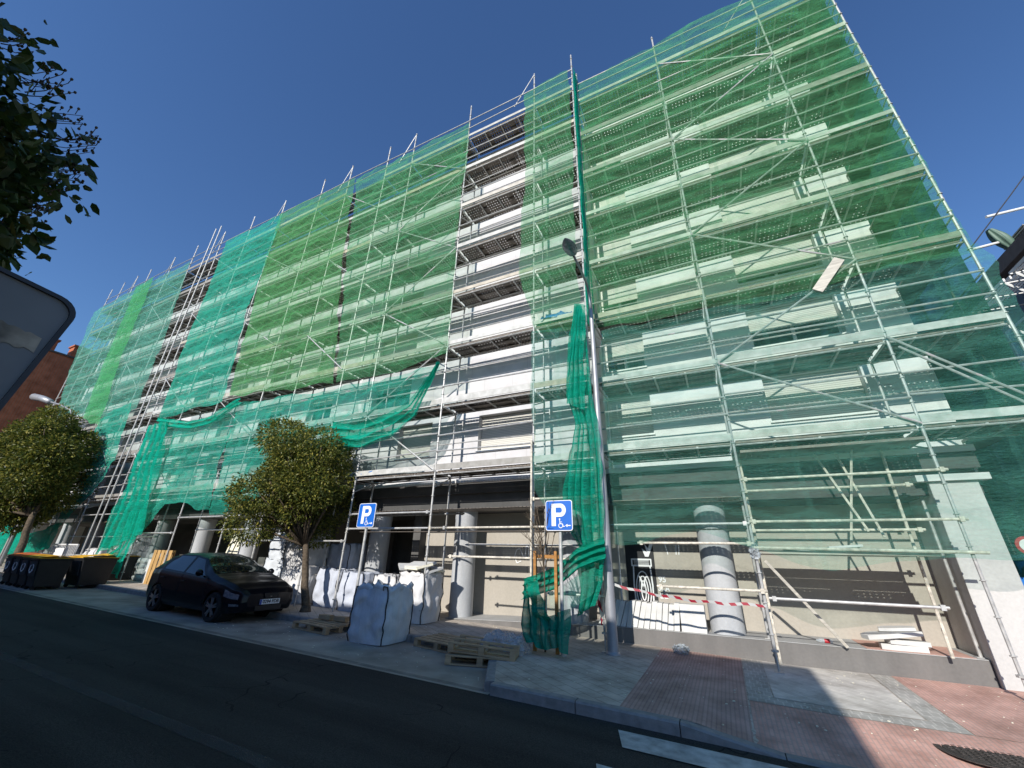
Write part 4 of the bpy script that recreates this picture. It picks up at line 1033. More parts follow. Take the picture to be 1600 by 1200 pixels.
for side in (-1, 1):
    m = MB(); m.grid(patch(.12, .52, .40, .50, side, .010)); m.build('headlight', M['lamp_glass'], car, smooth=True)
    m = MB(); m.grid(patch(.08, .28, .24, .30, side, .010)); m.build('fog_light', M['lamp_glass'], car, smooth=True)
    for wx in WX:
        c0 = C3(wx, side*.80, WR)
        m = MB(); m.lathe([(.20, CYc+side*.70), (.31, CYc+side*.69), (.318, CYc+side*.74), (.318, CYc+side*.84), (.30, CYc+side*.875), (.215, CYc+side*.87), (.205, CYc+side*.80)], (c0.x, 0, c0.z), 30, 'y'); w = m.build('wheel', M['rubber'], car, smooth='auto')
        m = MB()
        yy = CYc+side*.862
        for k in range(5):
            a = 2*math.pi*k/5+.3; d = Vector((math.cos(a), 0, math.sin(a))); n_ = Vector((-math.sin(a), 0, math.cos(a)))
            b0 = Vector((c0.x, yy, c0.z))
            m.prism([b0+d*.03+n_*.028, b0+d*.205+n_*.05, b0+d*.205+n_*.012, b0+d*.08, b0+d*.205-n_*.012, b0+d*.205-n_*.05, b0+d*.03-n_*.028], (0, side*.015, 0))
        m.lathe([(.055, yy), (.055, yy+side*.02)], (c0.x, 0, c0.z), 12, 'y')
        m.build('rim', M['alloy'], w)
    m = MB(); mc = C3(1.55, side*.96, 1.02)
    m.lathe([(.02, mc.x-.05), (.07, mc.x-.04), (.085, mc.x), (.06, mc.x+.07), (.02, mc.x+.10)], (0, mc.y, mc.z), 12, 'x')
    m.tube([C3(1.6, side*.84, .96), C3(1.57, side*.93, 1.0)], .02, 6); m.build('mirror', M['car'], car, smooth=True)
    for dx in (2.30, 3.28):
        y_, z_ = section(dx, .44); m = MB(); m.box(C3(dx+.10, side*(y_+.018)-.012, z_), C3(dx-.10, side*(y_+.018)+.012, z_+.028)); m.build('door_handle', M['car'], car, bevel=.004)
    m = MB()
    for dx in (1.28, 2.43, 3.45):
        pts = [C3(dx+(.25*max(0, (t-.3)) if dx > 3 else 0), side*(section(dx, t)[0]+.002), section(dx, t)[1]) for t in [.18+.03*k for k in range(13)]]
        m.tube(pts, .004, 4)
    m.build('door_seam', M['ink'], car)
m = MB(); m.box(C3(-.028, -.26, .40), C3(-.016, .26, .51)); pt = m.build('number_plate', M['white_mark'], car)
m = MB(); m.box(C3(-.032, -.26, .402), C3(-.0285, -.215, .508)); m.build('blue_band', M['plate_blue'], pt)
m = MB(); pc = C3(-.03, .02, .455); text_mb(m, '0294 FDB', .105, lambda x, y, z: Vector((pc.x+z+.001, pc.y+x, pc.z+y)), .002); m.build('plate_number', M['ink'], pt)
m = MB(); m.box(C3(-.012, -.34, .27), C3(.0, .34, .37))
m.prism([C3(-.014, -.14, .54), C3(-.014, .14, .54), C3(-.02, .20, .64), C3(-.02, -.20, .64)], (.02, 0, 0)); m.build('grille', M['plastic_black'], car)
m = MB(); m.lathe([(.04, C3(-.03,0,0).x), (.04, C3(-.036,0,0).x)], (0, CYc, C3(-.03,0,.6).z), 14, 'x'); m.build('badge', M['alloy'], car)
m = MB()
for k in range(1): m.tube([C3(1.22, -.5, .985+.03), C3(1.36, .1, 1.09)], .008, 5); m.tube([C3(1.22, .1, 1.02), C3(1.36, .6, 1.07)], .008, 5)
m.build('wiper', M['plastic_black'], car)
# ------------------------------------------------------------------ bins
def ring_marks(mb, fn, r_):
    for a0 in (0, 120, 240):
        pts = [(r_*math.cos(math.radians(a0+k)), r_*math.sin(math.radians(a0+k))) for k in range(0, 95, 12)]
        stroke(mb, pts, r_*.33, fn)
        e_ = pts[-1]; a = math.radians(a0+95); t = Vector((-math.sin(a), math.cos(a))); n_ = Vector((math.cos(a), math.sin(a)))
        p = Vector(e_); q = [p+n_*r_*.4, p-n_*r_*.4, p+t*r_*.55]
        mb.prism([fn(v.x, v.y, 0) for v in q], fn(0,0,.004)-fn(0,0,0))
def bin_(x, y, w, d, h, lid, label, mark, group='black bins at the kerb'):
    z = rz(x)+.012; t = thing('wheelie_bin', label, 'bin', (x, y, z), group)
    m = MB(); k = .86
    lo = [(x-w/2*k, y-d/2*k+.06, z+.08), (x+w/2*k, y-d/2*k+.06, z+.08), (x+w/2*k, y+d/2*k, z+.08), (x-w/2*k, y+d/2*k, z+.08)]
    hi = [(x-w/2, y-d/2, z+h), (x+w/2, y-d/2, z+h), (x+w/2, y+d/2, z+h), (x-w/2, y+d/2, z+h)]
    m.add(lo+hi, [(0,3,2,1), (0,1,5,4), (1,2,6,5), (2,3,7,6), (3,0,4,7), (4,5,6,7)])
    m.box((x-w/2-.02, y-d/2-.02, z+h-.07), (x+w/2+.02, y+d/2+.02, z+h-.01)); m.build('body', M['plastic_black'], t, bevel=.02)
    m = MB(); nn = 8; P = []
    for i in range(nn+1):
        f = i/nn; P.append([(x-w/2-.03+(w+.06)*j/4, y-d/2-.05+(d+.08)*f, z+h+.015+.06*math.sin(math.pi*f)*1.0+.015*math.sin(math.pi*j/4)) for j in range(5)])
    m.grid(P); m.box((x-w/2-.03, y-d/2-.05, z+h-.005), (x+w/2+.03, y+d/2+.03, z+h+.014)); m.build('lid', M[lid], t)
    for sx in (-1, 1):
        m = MB(); m.lathe([(.1, x+sx*w*.36-.03), (.1, x+sx*w*.36+.03)], (0, y+d*.33, z+.10), 14, 'x'); m.build('wheel', M['rubber'], t)
        m = MB(); m.lathe([(.06, x+sx*w*.36-.02), (.06, x+sx*w*.36+.02)], (0, y-d*.33, z+.06), 12, 'x'); m.build('wheel', M['rubber'], t)
    m = MB(); m.prism([(x-w*.36, y-d*.41-.038, z+.40), (x+w*.36, y-d*.41-.038, z+.40), (x+w*.40, y-d/2-.035, z+h-.1), (x-w*.40, y-d/2-.035, z+h-.1)], (0, .03, 0)); fp = m.build('front_panel', M['bin_grey'], t)
    if mark:
        m = MB(); ring_marks(m, lambda a, c, dd: Vector((x+a, y-d*.47-.037-dd + (-.02)*c, z+h*.68+c)), .13); m.build('emblem', M['white_mark'], fp)
    return t
bins = [(-22.85, 'lid_orange', 'black bin with an orange lid, farthest left in the row'), (-22.13, 'lid_orange', 'black bin with an orange lid, second in the row from the left'), (-21.41, 'lid_yellow', 'black bin with a yellow lid, third in the row from the left'), (-20.69, 'lid_yellow', 'black bin with a yellow lid and emblem, nearest the parked car')]
for x, l, lab in bins: bin_(x, 6.62, .64, .84, .95, l, lab, True)
bin_(-20.85, 7.75, 1.2, .98, .98, 'lid_yellow', 'large black container with yellow lid behind the row of emblem bins', False)
bin_(-22.2, 8.95, 1.2, 1.0, 1.0, 'lid_yellow', 'large black container with yellow lid nearest the net tail', False)
# ------------------------------------------------------------------ bulk bags
def bag_mesh(c, w, d, h, seed, lean=0, bulge=.06, rough=.03, n=16):
    m = MB(); rnd = random.Random(seed)
    faces = []
    def P(a, bb, cc):
        p = Vector((a, bb, cc)); q = p.copy()
        prof = 1 + bulge*math.sin(math.pi*(cc+1)/2)*1.6
        k = .90 + .10*(1 - max(abs(a), abs(bb)))
        rxy = 1/ max(1, (abs(a)**5 + abs(bb)**5)**.2)
        x = a*w/2*rxy*prof; y = bb*d/2*rxy*prof; z = (cc+1)/2*h
        nn = Vector((N3(a*2+seed, bb*2, cc*2), N3(a*2, bb*2+seed, cc*2+5), N3(a*2+9, bb*2, cc*2+seed)))
        n2 = Vector((N3(a*6+seed, bb*6, cc*5), N3(a*6, bb*6+seed, cc*5+5), N3(a*6+9, bb*6, cc*5+seed)))
        f = sm((cc+1)*2)
        o = (nn*rough*2.2 + n2*rough*.55)*f
        return Vector((c[0]+x+o.x+lean*z, c[1]+y+o.y, c[2]+max(0, z+o.z*1.2)))
    for ax in range(3):
        for sg in (-1, 1):
            G = []
            for i in range(n+1):
                row = []
                for j in range(n+1):
                    a, bb = -1+2*i/n, -1+2*j/n
                    row.append(P(*[(sg, a, bb), (a, sg, bb), (a, bb, sg)][ax]))
                G.append(row)
            m.grid(G)
    return m, P
def bulk_bag(c, w, d, h, seed, label, mat='bag', lean=0, fill=None, loops=True, cat='bulk bag', group='builders bulk bags', rot=0):
    t = thing('bulk_bag', label, cat, c, group)
    m, P = bag_mesh(c, w, d, h, seed, lean); m.build('sack', M[mat], t, smooth=True)
    if loops:
        for (a, bb) in ((-.97, -.97), (.97, -.97), (.97, .97), (-.97, .97)):
            m = MB(); pts = [P(a, bb, -1+1.9*k/8) + Vector((a*.012, bb*.012, 0)) for k in range(9)]
            top_ = pts[-1]; m.tube(pts, .013, 5)
            m.tube([top_, top_+Vector((-.02*a, -.01, .09)), top_+Vector((-.12*a, -.02, .10)), top_+Vector((-.17*a, -.04*bb, -.10))], .013, 5)
            m.build('strap', M['ink'], t)
    if fill == 'foam' or lean:                            # loose gathered collar of the open top
        m = MB(); ring = []
        for k in range(65):
            a_ = 2*math.pi*k/64; q = max(abs(math.cos(a_)), abs(math.sin(a_))); e_ = P(.985*math.cos(a_)/q, .985*math.sin(a_)/q, .97)
            out = Vector((math.cos(a_), math.sin(a_), 0)); wv_ = .04*math.sin(a_*7+seed) + .03*math.sin(a_*13+seed*2)
            ring.append([e_, e_ + out*(.02+wv_*.4) + Vector((0, 0, .05+wv_*.5)), e_ - out*(.05-wv_*.5) + Vector((0, 0, .085+wv_))])
        m.grid(ring); m.build('collar', M[mat], t, smooth=True)
    if fill == 'foam':
        rnd = random.Random(seed)
        for k in range(7):
            mm = Matrix.Translation(Vector(c) + Vector((rnd.uniform(-.22,.22), rnd.uniform(-.2,.2), h+.06+.03*k))) @ Matrix.Rotation(rnd.uniform(0,3), 4, 'Z') @ Matrix.Rotation(rnd.uniform(-.35,.35), 4, 'X')
            q = MB(); q.box((-.36, -.2, -.025), (.36, .2, .025), mm); q.build('scrap_sheet', M['foam_cream' if k % 2 else 'foam'], t)
    return t
bulk_bag((-6.78, 7.62, rz(-6.8)+.012), .98, .86, .98, 3, 'white bulk bag in shade-grey tone standing alone in the road bay before the signs', 'bag_shade_grey', .02)
bulk_bag((-7.15, 9.35, gz(-7.1)+.02), .86, .8, 1.05, 5, 'white bulk bag heaped with foam sheets against the beige wall', 'bag', 0, 'foam')
bulk_bag((-8.35, 9.7, gz(-8.3)+.02), .85, .8, .95, 7, 'white sagging bulk bag left of the foam filled one', 'bag', 0, None)
for i, (x, y, z, w, h, mat, lab) in enumerate([
        (-9.55, 9.75, gz(-9.5)+.02, .92, .95, 'bag_shade_blue', 'white bulk bag in shade-blue tone right of the round tree trunk, nearer the sign post'),
        (-10.65, 9.85, gz(-10.6)+.02, .95, .98, 'bag_shade_blue', 'white bulk bag in shade-blue tone directly behind the round tree trunk'),
        (-12.0, 9.75, gz(-12)+.02, 1.05, 1.0, 'bag', 'white bulk bag left of the round tree trunk, lower of a stack'),
        (-12.1, 9.8, gz(-12)+1.02, .95, .95, 'bag', 'white bulk bag sitting on top of another left of the trunk'),
        (-13.2, 9.85, gz(-13)+.02, 1.0, 1.15, 'bag_shade_grey', 'white bulk bag in shade-grey tone behind the nose of the dark car'),
        (-13.25, 9.9, gz(-13)+1.17, .8, .8, 'bag_shade_grey', 'small white bag in shade-grey tone on top of the one behind the car'),
        (-11.2, 10.6, gz(-11)+.02, 1.0, 1.7, 'bag_shade_blue', 'tall white bag in shade-blue tone at the back of the heap behind the tree')]):
    bulk_bag((x, y, z), w, .85, h, 20+i, lab, mat, 0, None, loops=(mat != 'bag'))
# ------------------------------------------------------------------ pallets
def pallet(loc, rot, label, mat='pallet', tilt=None, group='wooden pallets'):
    t = thing('wooden_pallet', label, 'pallet', loc, group)
    for i in range(5): MB_box(t, (-.6, -.4+.17*i, .122), (.6, -.4+.17*i+.12, .144), 'deck_board', mat)
    for i in range(3):
        MB_box(t, (-.6, -.4+.35*i, .0), (.6, -.4+.35*i+.1, .022), 'bottom_board', mat)
        MB_box(t, (-.6+.55*i, -.4, .1005), (-.5+.55*i, .4, .1215), 'bearer', mat)
        for j in range(3): MB_box(t, (-.6+.55*i, -.4+.35*j, .0225), (-.5+.55*i, -.3+.35*j, .100), 'block', mat)
    t.rotation_euler = rot
    return t
def MB_box(t, lo, hi, name, mat):
    m = MB(); m.box(lo, hi); o = m.build(name, M[mat], None, origin=(0,0,0)); o.location = (0,0,0); o.parent = t; return o
pallet((-5.25, 8.0, rz(-5.25)+.012), (0, .02, -.15), 'weathered pallet lying between the lone bulk bag and the stacked pallets')
pallet((-4.15, 7.45, rz(-4.15)+.012), (0, .02, .35), 'weathered pallet at the bottom of the pair near the kerb corner')
pallet((-4.12, 7.5, rz(-4.1)+.31), (math.pi, .06, .28), 'pallet lying upside down on top of another near the kerb corner')
pallet((-8.55, 7.75, rz(-8.5)+.012), (0, .02, -.08), 'weathered pallet lying between the dark car and the lone bulk bag')
for k, (x, y, lab) in enumerate(((-8.75, 7.95, 'lower wood offcut on the pallet beside the car'), (-8.3, 8.0, 'dark wood offcut on the right of the pallet beside the car'))):
    MB().box((x-.18, y-.07, rz(x)+.175), (x+.18, y+.07, rz(x)+.27)).build('wood_offcut', M['pallet'], label=lab, cat='wood', group='wood offcuts')
lpal = pallet((-19.35, 9.35, gz(-19.35)+.42), (math.radians(74), 0, .15), 'fresh yellow pallet leaning upright by the scaffold foot', 'pallet_new')
lpal.rotation_euler = Matrix.Rotation(.25, 3, 'Z').to_4x4().to_3x3().to_euler() if False else (math.radians(72), math.radians(90), 0)
lpal.location = (-19.4, 9.3, gz(-19.4)+.6)
# ------------------------------------------------------------------ insulation boards
IG = 'white insulation boards leaning on the plinth'
for i in range(14):
    x = -2.62 + .114*i; zb_ = .30; lean = .10 + .03*((i*7) % 5); w_ = .112; sk = .16 - .009*i
    m = MB(); hh = .47 + .012*((i*3) % 4)
    m.prism([(x-sk, 10.22, zb_), (x-sk+w_, 10.22-.012*(i % 3), zb_-.004*(i % 3)+.004), (x+w_-.004, 10.22+lean, zb_+hh), (x, 10.22+lean, zb_+hh)], (0, .30, 0))
    lab = 'leftmost white insulation board in the leaning row' if i == 0 else 'narrow white insulation board leaning in the fanned row behind the lamp post'
    m.build('insulation_board', M['foam'], label=lab, cat='insulation board', group=IG, bevel=.004)
m = MB(); m.prism([(-1.03, 10.21, .30), (-.55, 10.21, .30), (-.55, 10.32, .80), (-1.03, 10.32, .80)], (0, .30, 0))
m.build('insulation_board', M['foam'], label='wide white insulation board at the right end of the leaning row', cat='insulation board', group=IG, bevel=.004)
def slab(c, s_, rot, label, name='broken_board', mat='foam', cat='insulation board', group='broken insulation boards on the plinth'):
    M4 = Matrix.Translation(c) @ Matrix.Rotation(rot[2], 4, 'Z') @ Matrix.Rotation(rot[1], 4, 'Y') @ Matrix.Rotation(rot[0], 4, 'X')
    a, b_, h = s_[0]/2, s_[1]/2, s_[2]; rnd = random.Random(int(c[0]*77))
    pts = [(-a,-b_), (-a*.3,-b_*1.1), (a*.6,-b_*.9), (a,-b_*.8), (a*.95,b_*.5), (a*.5,b_), (-a*.7,b_*.95), (-a*1.05,b_*.2)]
    m = MB(); m.prism([M4 @ Vector((p[0]*(1+rnd.uniform(-.06,.06)), p[1]*(1+rnd.uniform(-.06,.06)), 0)) for p in pts], (M4 @ Vector((0,0,h))) - (M4 @ Vector((0,0,0))))
    return m.build(name, M[mat], label=label, cat=cat, group=group, bevel=.004)
slab((2.55, 10.42, .303), (.62, .3, .09), (0, .0, -.05), 'lowest broken white board on the plinth by the corner pier')
slab((2.62, 10.40, .395), (.58, .28, .07), (0, .02, .1), 'middle broken white board on the plinth by the corner pier')
slab((2.42, 10.36, .50), (.80, .34, .07), (.03, -.13, .12), 'topmost long broken board tilted up on the plinth pile')
slab((2.55, 10.45, .60), (.5, .28, .05), (.05, -.1, -.2), 'thin board scrap on top of the plinth pile')
slab((1.7, YR+.3, 1.865), (.55, .3, .05), (0, .05, .1), 'white board scrap on the low platform', group='board scraps on the scaffold decks')
slab((2.0, YR+.35, 1.92), (.5, .25, .04), (0, -.08, -.2), 'upper white board scrap on the low platform', group='board scraps on the scaffold decks')
slab((1.2, YR+.3, 1.865), (.4, .3, .03), (0, .05, .3), 'small white scrap at the left of the low platform', group='board scraps on the scaffold decks')
slab((-9.2, 9.3, 3.775), (.9, .4, .06), (0, .02, .1), 'stack of white boards on the first deck above the foam bag', group='board scraps on the scaffold decks')
slab((-8.5, 9.35, 3.775), (.7, .4, .10), (0, .0, .0), 'cream board pile on the first deck above the left parking sign', mat='foam_cream', group='board scraps on the scaffold decks')
p0 = atY(865, 735, 9.3); slab((p0.x, 9.3, 3.79), (.7, .4, .12), (.2, .25, .2), 'crumpled white sheet on the first deck left of the hanging bundle', group='board scraps on the scaffold decks')
p0 = atY(870, 487, 9.3); m, _ = bag_mesh((p0.x, 9.3, 7.68), .9, .5, .22, 4, 0, .1, .07, 10); m.build('blue_tarpaulin', M['tarp'], smooth=True, label='crumpled blue tarpaulin on the deck beside the lamp arm', cat='tarpaulin')
p0 = atY(575, 740, 9.2); m, _ = bag_mesh((p0.x, 9.3, 3.78), .9, .5, .12, 6, 0, .1, .05, 10); m.build('blue_tarpaulin', M['tarp'], smooth=True, label='blue sheet on the first deck just right of the round tree crown', cat='tarpaulin')
# planks
def rod(name, p0, p1, w, t_, mat, label, cat):
    p0, p1 = Vector(p0), Vector(p1); d = (p1-p0).normalized(); s_ = d.cross(Vector((0,1,0))).normalized()*w/2; n_ = d.cross(s_).normalized()*t_
    m = MB(); m.prism([p0-s_, p0+s_, p1+s_, p1-s_], n_); m.build(name, M[mat], label=label, cat=cat, bevel=.003)
a, c = atY(1311, 405, 9.22), atY(1277, 455, 9.22); rod('board', a, c, .2, .03, 'plank', 'white plank tied on the outside of the right net near a pole', 'plank')
rod('plank', (.66, 9.42, 1.68), (1.70, 10.12, .31), .05, .03, 'plank', 'thin pale plank leaning down from the low platform to the plinth', 'plank')
# barrier tape
m = MB(); P = []
for i in range(41):
    t = i/40; x = -2.33 + 2.86*t; y = 8.96 + .36*t; z = 1.22 - .28*t - .10*math.sin(math.pi*t) + .012*math.sin(t*30)
    P.append([(x, y, z+.024+.004*math.sin(t*17)), (x, y-.01*math.sin(t*9), z-.022)])
m.grid(P); m.build('barrier_tape', M['tape'], label='red and white barrier tape from the lamp post to the right scaffold', cat='tape')
m = MB(); P = []
for i in range(20):
    t = i/19; P.append([(-2.40+.02*math.sin(t*9), 8.95, 1.2-.75*t), (-2.35+.02*math.sin(t*9+1), 8.94, 1.2-.75*t)])
m.grid(P); m.build('barrier_tape', M['tape'], label='loose tail of barrier tape dangling on the post beside the skirted sapling', cat='tape')
# plastic film, scraps, wrapped post
def heap(name, c, w, d, h, seed, mat, label, cat):
    m, _ = bag_mesh(c, w, d, h, seed, 0, .12, .03, 14); return m.build(name, M[mat], smooth=True, label=label, cat=cat)
heap('plastic_sheet', (-3.95, 7.95, rz(-3.95)+.012), .75, .5, .38, 9, 'film', 'crumpled clear plastic sheet beside the stacked pallets', 'plastic sheet')
heap('plastic_wrap', (.52, YR-.02, 1.70), .11, .11, .24, 12, 'film', 'plastic wrap bunched on the pole at the low platform', 'plastic sheet')
heap('plastic_wrap', (-1.05, 9.85, pz(-1, 9.85)), .22, .15, .12, 13, 'film', 'small scrap of plastic on the tactile paving', 'plastic sheet')
bt_ = thing('bottle', 'small plastic bottle with red label lying on the plinth', 'bottle', (1.45, 10.45, .30))
m = MB(); m.lathe([(.012, 1.30), (.035, 1.36), (.035, 1.55)], (0, 10.45, .335), 10, 'x'); m.build('body', M['film'], bt_)
m = MB(); m.lathe([(.0355, 1.43), (.0355, 1.51)], (0, 10.45, .335), 10, 'x'); m.build('paper_label', M['red'], bt_)
# ------------------------------------------------------------------ left yard: sacks, boards, buckets, barrier
SK = 'stacked white sacks by the left columns'
k = 0
for sx, nlay in ((-21.3, 4), (-20.6, 5)):
    for i in range(nlay):
        m, _ = bag_mesh((sx + .05*math.sin(i*2), 9.7, gz(sx)+.02+.2*i), .62, .5, .22, 40+k, 0, .1, .02, 8)
        m.build('cement_sack', M['bag'], smooth=True, label=('white sack stacked nearest the leaning pallet' if sx > -21 else 'white sack stacked beside the net tail'), cat='sack', group=SK + (' right' if sx > -21 else ' left')); k += 1
m = MB(); m.box((-20.25, 9.2, gz(-20)+.01), (-19.85, 9.3, gz(-20)+.85)); m.build('white_board', M['foam'], label='white board standing beside the leaning yellow pallet', cat='insulation board')
for k, (x, y, w, h, lab) in enumerate(((-17.6, 10.0, 1.4, 1.15, 'wide pile of white boards behind the roof of the car'), (-16.2, 10.2, .9, .8, 'low pile of white boards behind the car window'))):
    t = thing('board_pile', lab, 'insulation boards', (x, y, gz(x)+.02))
    nl = int(h/.09); mb = MB(); rnd = random.Random(k)
    for i in range(nl):
        o = rnd.uniform(-.05,.05); mb.box((x-w/2+o, y-.4+o, gz(x)+.05+.09*i), (x+w/2+o, y+.4-o, gz(x)+.05+.09*i+.08))
    mb.build('boards', M['foam'], t)
for k, (x, h) in enumerate(((-18.55, 2.5), (-18.1, 2.35), (-17.3, 2.4))):
    m = MB(); m.prism([(x-.2, 10.9, gz(x)+.02), (x+.2, 10.9, gz(x)+.02), (x+.2, 11.4, gz(x)+h), (x-.2, 11.4, gz(x)+h)], (0, .07, 0))
    m.build('tall_board', M['foam_cream'], label=('tall pale board leaning in the arcade, leftmost of three', 'tall pale board leaning in the arcade, middle of three', 'tall pale board leaning in the arcade, rightmost of three')[k], cat='insulation board', group='tall boards leaning in the arcade')
cr_ = thing('crate', 'dark green crate beside the leaning yellow pallet', 'crate', (-18.4, 9.4, gz(-18.4)))
m = MB(); g0 = gz(-18.4)+.02; m.box((-18.9, 9.1, g0), (-17.9, 9.7, g0+.08))
for q in range(5): m.box((-18.9, 9.08, g0+.09+.12*q), (-17.9, 9.1, g0+.17+.12*q))
for x in (-18.9, -17.95): m.box((x, 9.105, g0+.085), (x+.05, 9.7, g0+.68))
m.build('slats', plain('dark_green_crate', (.03, .07, .05), .6), cr_)
bk = 'white buckets beside the sacks'
for k, (x, y) in enumerate(((-22.6, 9.8), (-22.25, 9.55), (-23.0, 9.9))):
    t = thing('bucket', ('white bucket in the middle of three behind the net tail', 'white bucket nearest the street of three behind the net tail', 'white bucket farthest left of three behind the net tail')[k], 'bucket', (x, y, gz(x)+.02), bk)
    m = MB(); m.lathe([(.13, gz(x)+.02), (.155, gz(x)+.36), (.165, gz(x)+.38), (.165, gz(x)+.41)], (x, y, 0), 16); m.build('body', M['foam'], t, smooth='auto')
    m = MB(); m.tube([(x-.16, y, gz(x)+.38), (x-.1, y-.15, gz(x)+.28), (x+.1, y-.15, gz(x)+.28), (x+.16, y, gz(x)+.38)], .006, 5); m.build('handle', M['dark_metal'], t)
br_ = thing('barrier', 'white barred barrier with a notice standing behind the bins', 'barrier', (-27.2, 8.9, gz(-27)))
g0 = gz(-27); m = MB(); m.tube([(-28.5, 8.9, g0+.1), (-28.5, 8.9, g0+1.15), (-25.9, 8.9, g0+1.15), (-25.9, 8.9, g0+.1), (-28.5, 8.9, g0+.1)], .035, 8)
for q in range(16): m.tube([(-28.4+.15*q+.1, 8.9, g0+.1), (-28.4+.15*q+.1, 8.9, g0+1.15)], .014, 5)
m.build('frame', M['white_metal'], br_)
MB().box((-27.9, 8.85, g0+.35), (-27.0, 8.86, g0+1.0)).build('notice', M['white_mark'], br_)
for k, (x, y, h, lab) in enumerate(((-24.1, 10.3, 1.7, 'large clear plastic wrapped bundle under the far open strip'), (-25.8, 9.8, 1.0, 'low pile of whitish rubble sacks behind the barrier'), (-30, 9.8, .9, 'whitish sack heap beside the far left net heap'))):
    m, _ = bag_mesh((x, y, gz(x)+.02), 1.5, .9, h, 60+k, 0, .1, .06, 12); m.build('wrapped_bundle', M['film' if k == 0 else 'bag'], smooth=True, label=lab, cat='bundle')
# dry hanging plant under the first deck in the far open strip
pl_ = thing('hanging_plant', 'dry brown bush growing on the first deck of the far open strip', 'plant', (-24.0, 9.5, 3.0))
m = MB(); leaf_cloud(m, crown((-24.2, 9.6, 2.85), .9, .4, .55, 12, .3, .5, 3), 1500, .06, random.Random(5)); m.build('foliage', M['leaf_dry'], pl_)
m = MB()
for q in range(6): m.tube([(-24.2, 9.6, 3.7), (-24.2+.25*math.sin(q), 9.6, 2.9), (-24.2+.7*math.sin(q*1.3), 9.6, 2.5)], .012, 5, .004)
m.build('stem', M['bark'], pl_)
# ------------------------------------------------------------------ neighbours
bb_ = thing('brick_building', 'plain dark red brick building end at the far left with chimneys', 'building', (-52, 20, 0))
m = MB(); m.box((-62, 4, -.5), (-42, 44, 14.7)); m.build('wall', M['brick'], bb_)
m = MB(); m.box((-62.1, 3.9, 14.7), (-41.9, 44.1, 14.82)); m.build('roof', M['fascia'], bb_)
for (y, h, w) in ((10.0, 15.75, .45), (8.3, 15.7, .35)):
    m = MB(); m.box((-43.2, y-w, 14.82), (-42.3, y+w, h)); m.box((-43.3, y-w-.08, h), (-42.2, y+w+.08, h+.12)); m.build('chimney', M['brick'], bb_)
rb = thing('terrace_building', 'grey blue building with a roof terrace at the right edge', 'building', (12, 20, 0))
m = MB(); m.box((9.6, 11, -.3), (18, 34, 10.2)); m.build('wall', M['grey_blue'], rb)
m = MB(); m.box((9.2, 10.8, 10.2), (18.2, 34.2, 10.62)); m.build('roof', M['fascia'], rb)
for (y0, y1, z1) in ((13.6, 14.7, 11.6), (15.4, 16.3, 11.15), (17.0, 17.8, 11.0)):
    m = MB(); m.box((10.0, y0, 10.62), (11.2, y1, z1))
    for q in range(4): m.box((9.9, y0-.1, z1+.02+.09*q), (11.3, y1+.1, z1+.06+.09*q))
    m.build('chimney', M['concrete'], rb)
for i in range(4):
    for z in (1.0, 4.0, 7.0):
        y = 12.2+3.4*i; f = MB().box((9.55, y, z), (9.599, y+1.9, z+1.9)).build('window', M['frame'], rb)
        MB().box((9.54, y+.1, z+.1), (9.549, y+1.8, z+1.8)).build('pane', M['glass'], f)
for (y0, y1, z) in ((12.2, 14.1, 9.15), (14.4, 16.2, 9.15)):
    m = MB()
    for q in range(8): m.box((8.35+.15*q, y0, z+.05*q), (8.39+.15*q, y1, z+.10+.05*q))
    for y in (y0+.1, (y0+y1)/2, y1-.1): m.box((8.3, y-.025, z-.03), (9.6, y+.025, z+.0))
    m.tube([(8.4, y0+.1, z), (9.5, y0+.1, z-1.4)], .04, 6); m.tube([(8.4, y1-.1, z), (9.5, y1-.1, z-1.4)], .04, 6)
    m.build('pergola', M['white_metal'], rb)
um = thing('folded_parasol', 'folded green and white parasol on the right hand roof terrace', 'parasol', (9.6, 16.2, 10.62))
ct = Vector((9.5, 15.85, 11.9)); cb_ = Vector((9.9, 15.9, 10.75))
m = MB(); m.tube([cb_ + Vector((.05, .05, -.1)), ct], .03, 8); m.build('pole', M['white_metal'], um)
m = MB(); P = []
for i in range(13):
    t = i/12; c0 = ct.lerp(cb_, t); rr = .05+.11*math.sin(math.pi*min(1, t*1.1+.05))
    P.append([c0 + Vector((rr*(1+.25*math.cos(7*a_))*math.cos(a_), rr*(1+.25*math.cos(7*a_))*math.sin(a_), 0)) for a_ in [2*math.pi*k/28 for k in range(29)]])
m.grid(P); m.build('canopy', slatted('green_white_stripes', (.10, .17, .13), 3.0, .2, 0), um, smooth=True)
for (u0, v0, u1, v1, lab) in ((1518, 390, 1572, 376, 'lower white awning pole reaching out from the right hand roof'), (1541, 339, 1640, 315, 'upper white awning pole reaching out from the right hand roof')):
    a = atY(u0, v0, 15.6); c = atY(u1, v1, 15.9); m = MB(); m.tube([a, c], .045, 8); m.build('awning_pole', M['white_metal'], label=lab, cat='pole', group='awning poles on the terrace')
m = MB(); a = atY(1517, 387, 15.55); c = atY(1640, 220, 15.7); m.tube([a, a.lerp(c, .5)+Vector((0,0,-.03)), c], .02, 6); m.build('cable', M['dark_metal'], label='thin dark cable rising over the right hand roof terrace', cat='cable')
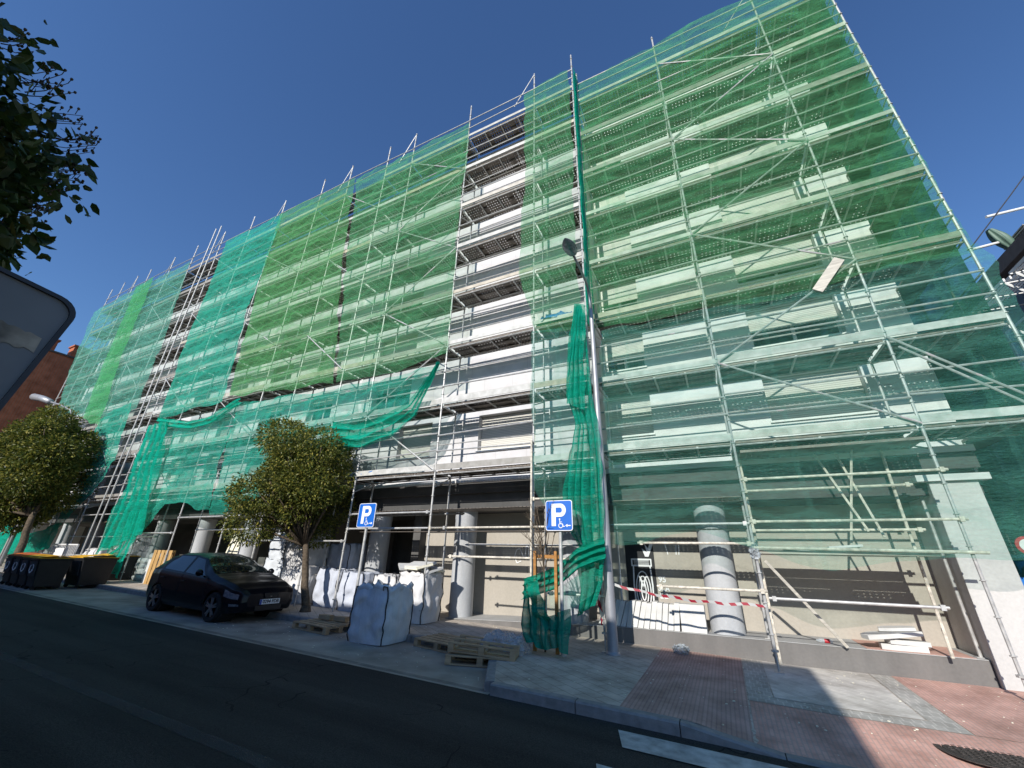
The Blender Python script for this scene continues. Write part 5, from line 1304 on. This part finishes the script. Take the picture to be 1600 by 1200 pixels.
# the row of houses across the street (behind the camera) that shades the road
def shade_house(x0, x1, yf, shadow_y, gx, label):
    hgt = gz(gx) + .0 + (shadow_y - yf)*SUN_T
    t = thing('house_row', label, 'building', ((x0+x1)/2, yf-4, 0))
    MB().box((x0, yf-9, -1), (x1, yf, hgt)).build('wall', M['brick'], t)
    MB().box((x0-.1, yf-9.1, hgt), (x1+.02, yf-.1, hgt+.02)).build('roof', M['fascia'], t)
    for i in range(int((x1-x0)/3)):
        for z in (1.2, 4.0):
            if z+1.4 < hgt:
                f = MB().box((x0+.9+3*i, yf+.003, z), (x0+2.1+3*i, yf+.05, z+1.4)).build('window', M['frame'], t)
                MB().box((x0+1.0+3*i, yf+.051, z+.1), (x0+2.0+3*i, yf+.06, z+1.3)).build('pane', M['glass'], f)
YF = -4.5
xe = .97 - (8.5 - YF)*SUN_A
shade_house(-14.3, xe, YF, 9.85, -5, 'brick house across the street behind the viewer, its edge shading the pavement')
shade_house(-60, -14.4, YF, 8.0, -22, 'long brick house across the street behind the viewer, shading the bins')

# ------------------------------------------------------------------ loose rubble on the pavement
m = MB(); rnd = random.Random(91)
for _ in range(520):
    if rnd.random() < .6: x = rnd.uniform(-3.1, 4.5); y = rnd.uniform(6.3, 10.1)
    else: x = rnd.uniform(-16, -3.2); y = rnd.uniform(8.3, 10.0)
    if rnd.random() < .25: x = rnd.uniform(-12, -3.4); y = rnd.uniform(6.3, 8.0); z = rz(x)+.012
    else: z = pz(x, y)+.006 if x > -4.2 else gz(x)+.012*max(0, min(y, 10)-8)+.004
    s_ = rnd.choice((.004, .005, .006, .007, .009, .013)); a = rnd.random()*3.1
    M4 = Matrix.Translation((x, y, z)) @ Matrix.Rotation(a, 4, 'Z')
    m.box((-s_, -s_*rnd.uniform(.4, 1), 0), (s_, s_*rnd.uniform(.4, 1), s_*rnd.uniform(.3, .9)), M4)
m.build('loose_rubble', M['foam_cream'], kind='stuff', label='white and cream crumbs scattered over the paving below the scaffold', cat='rubble')
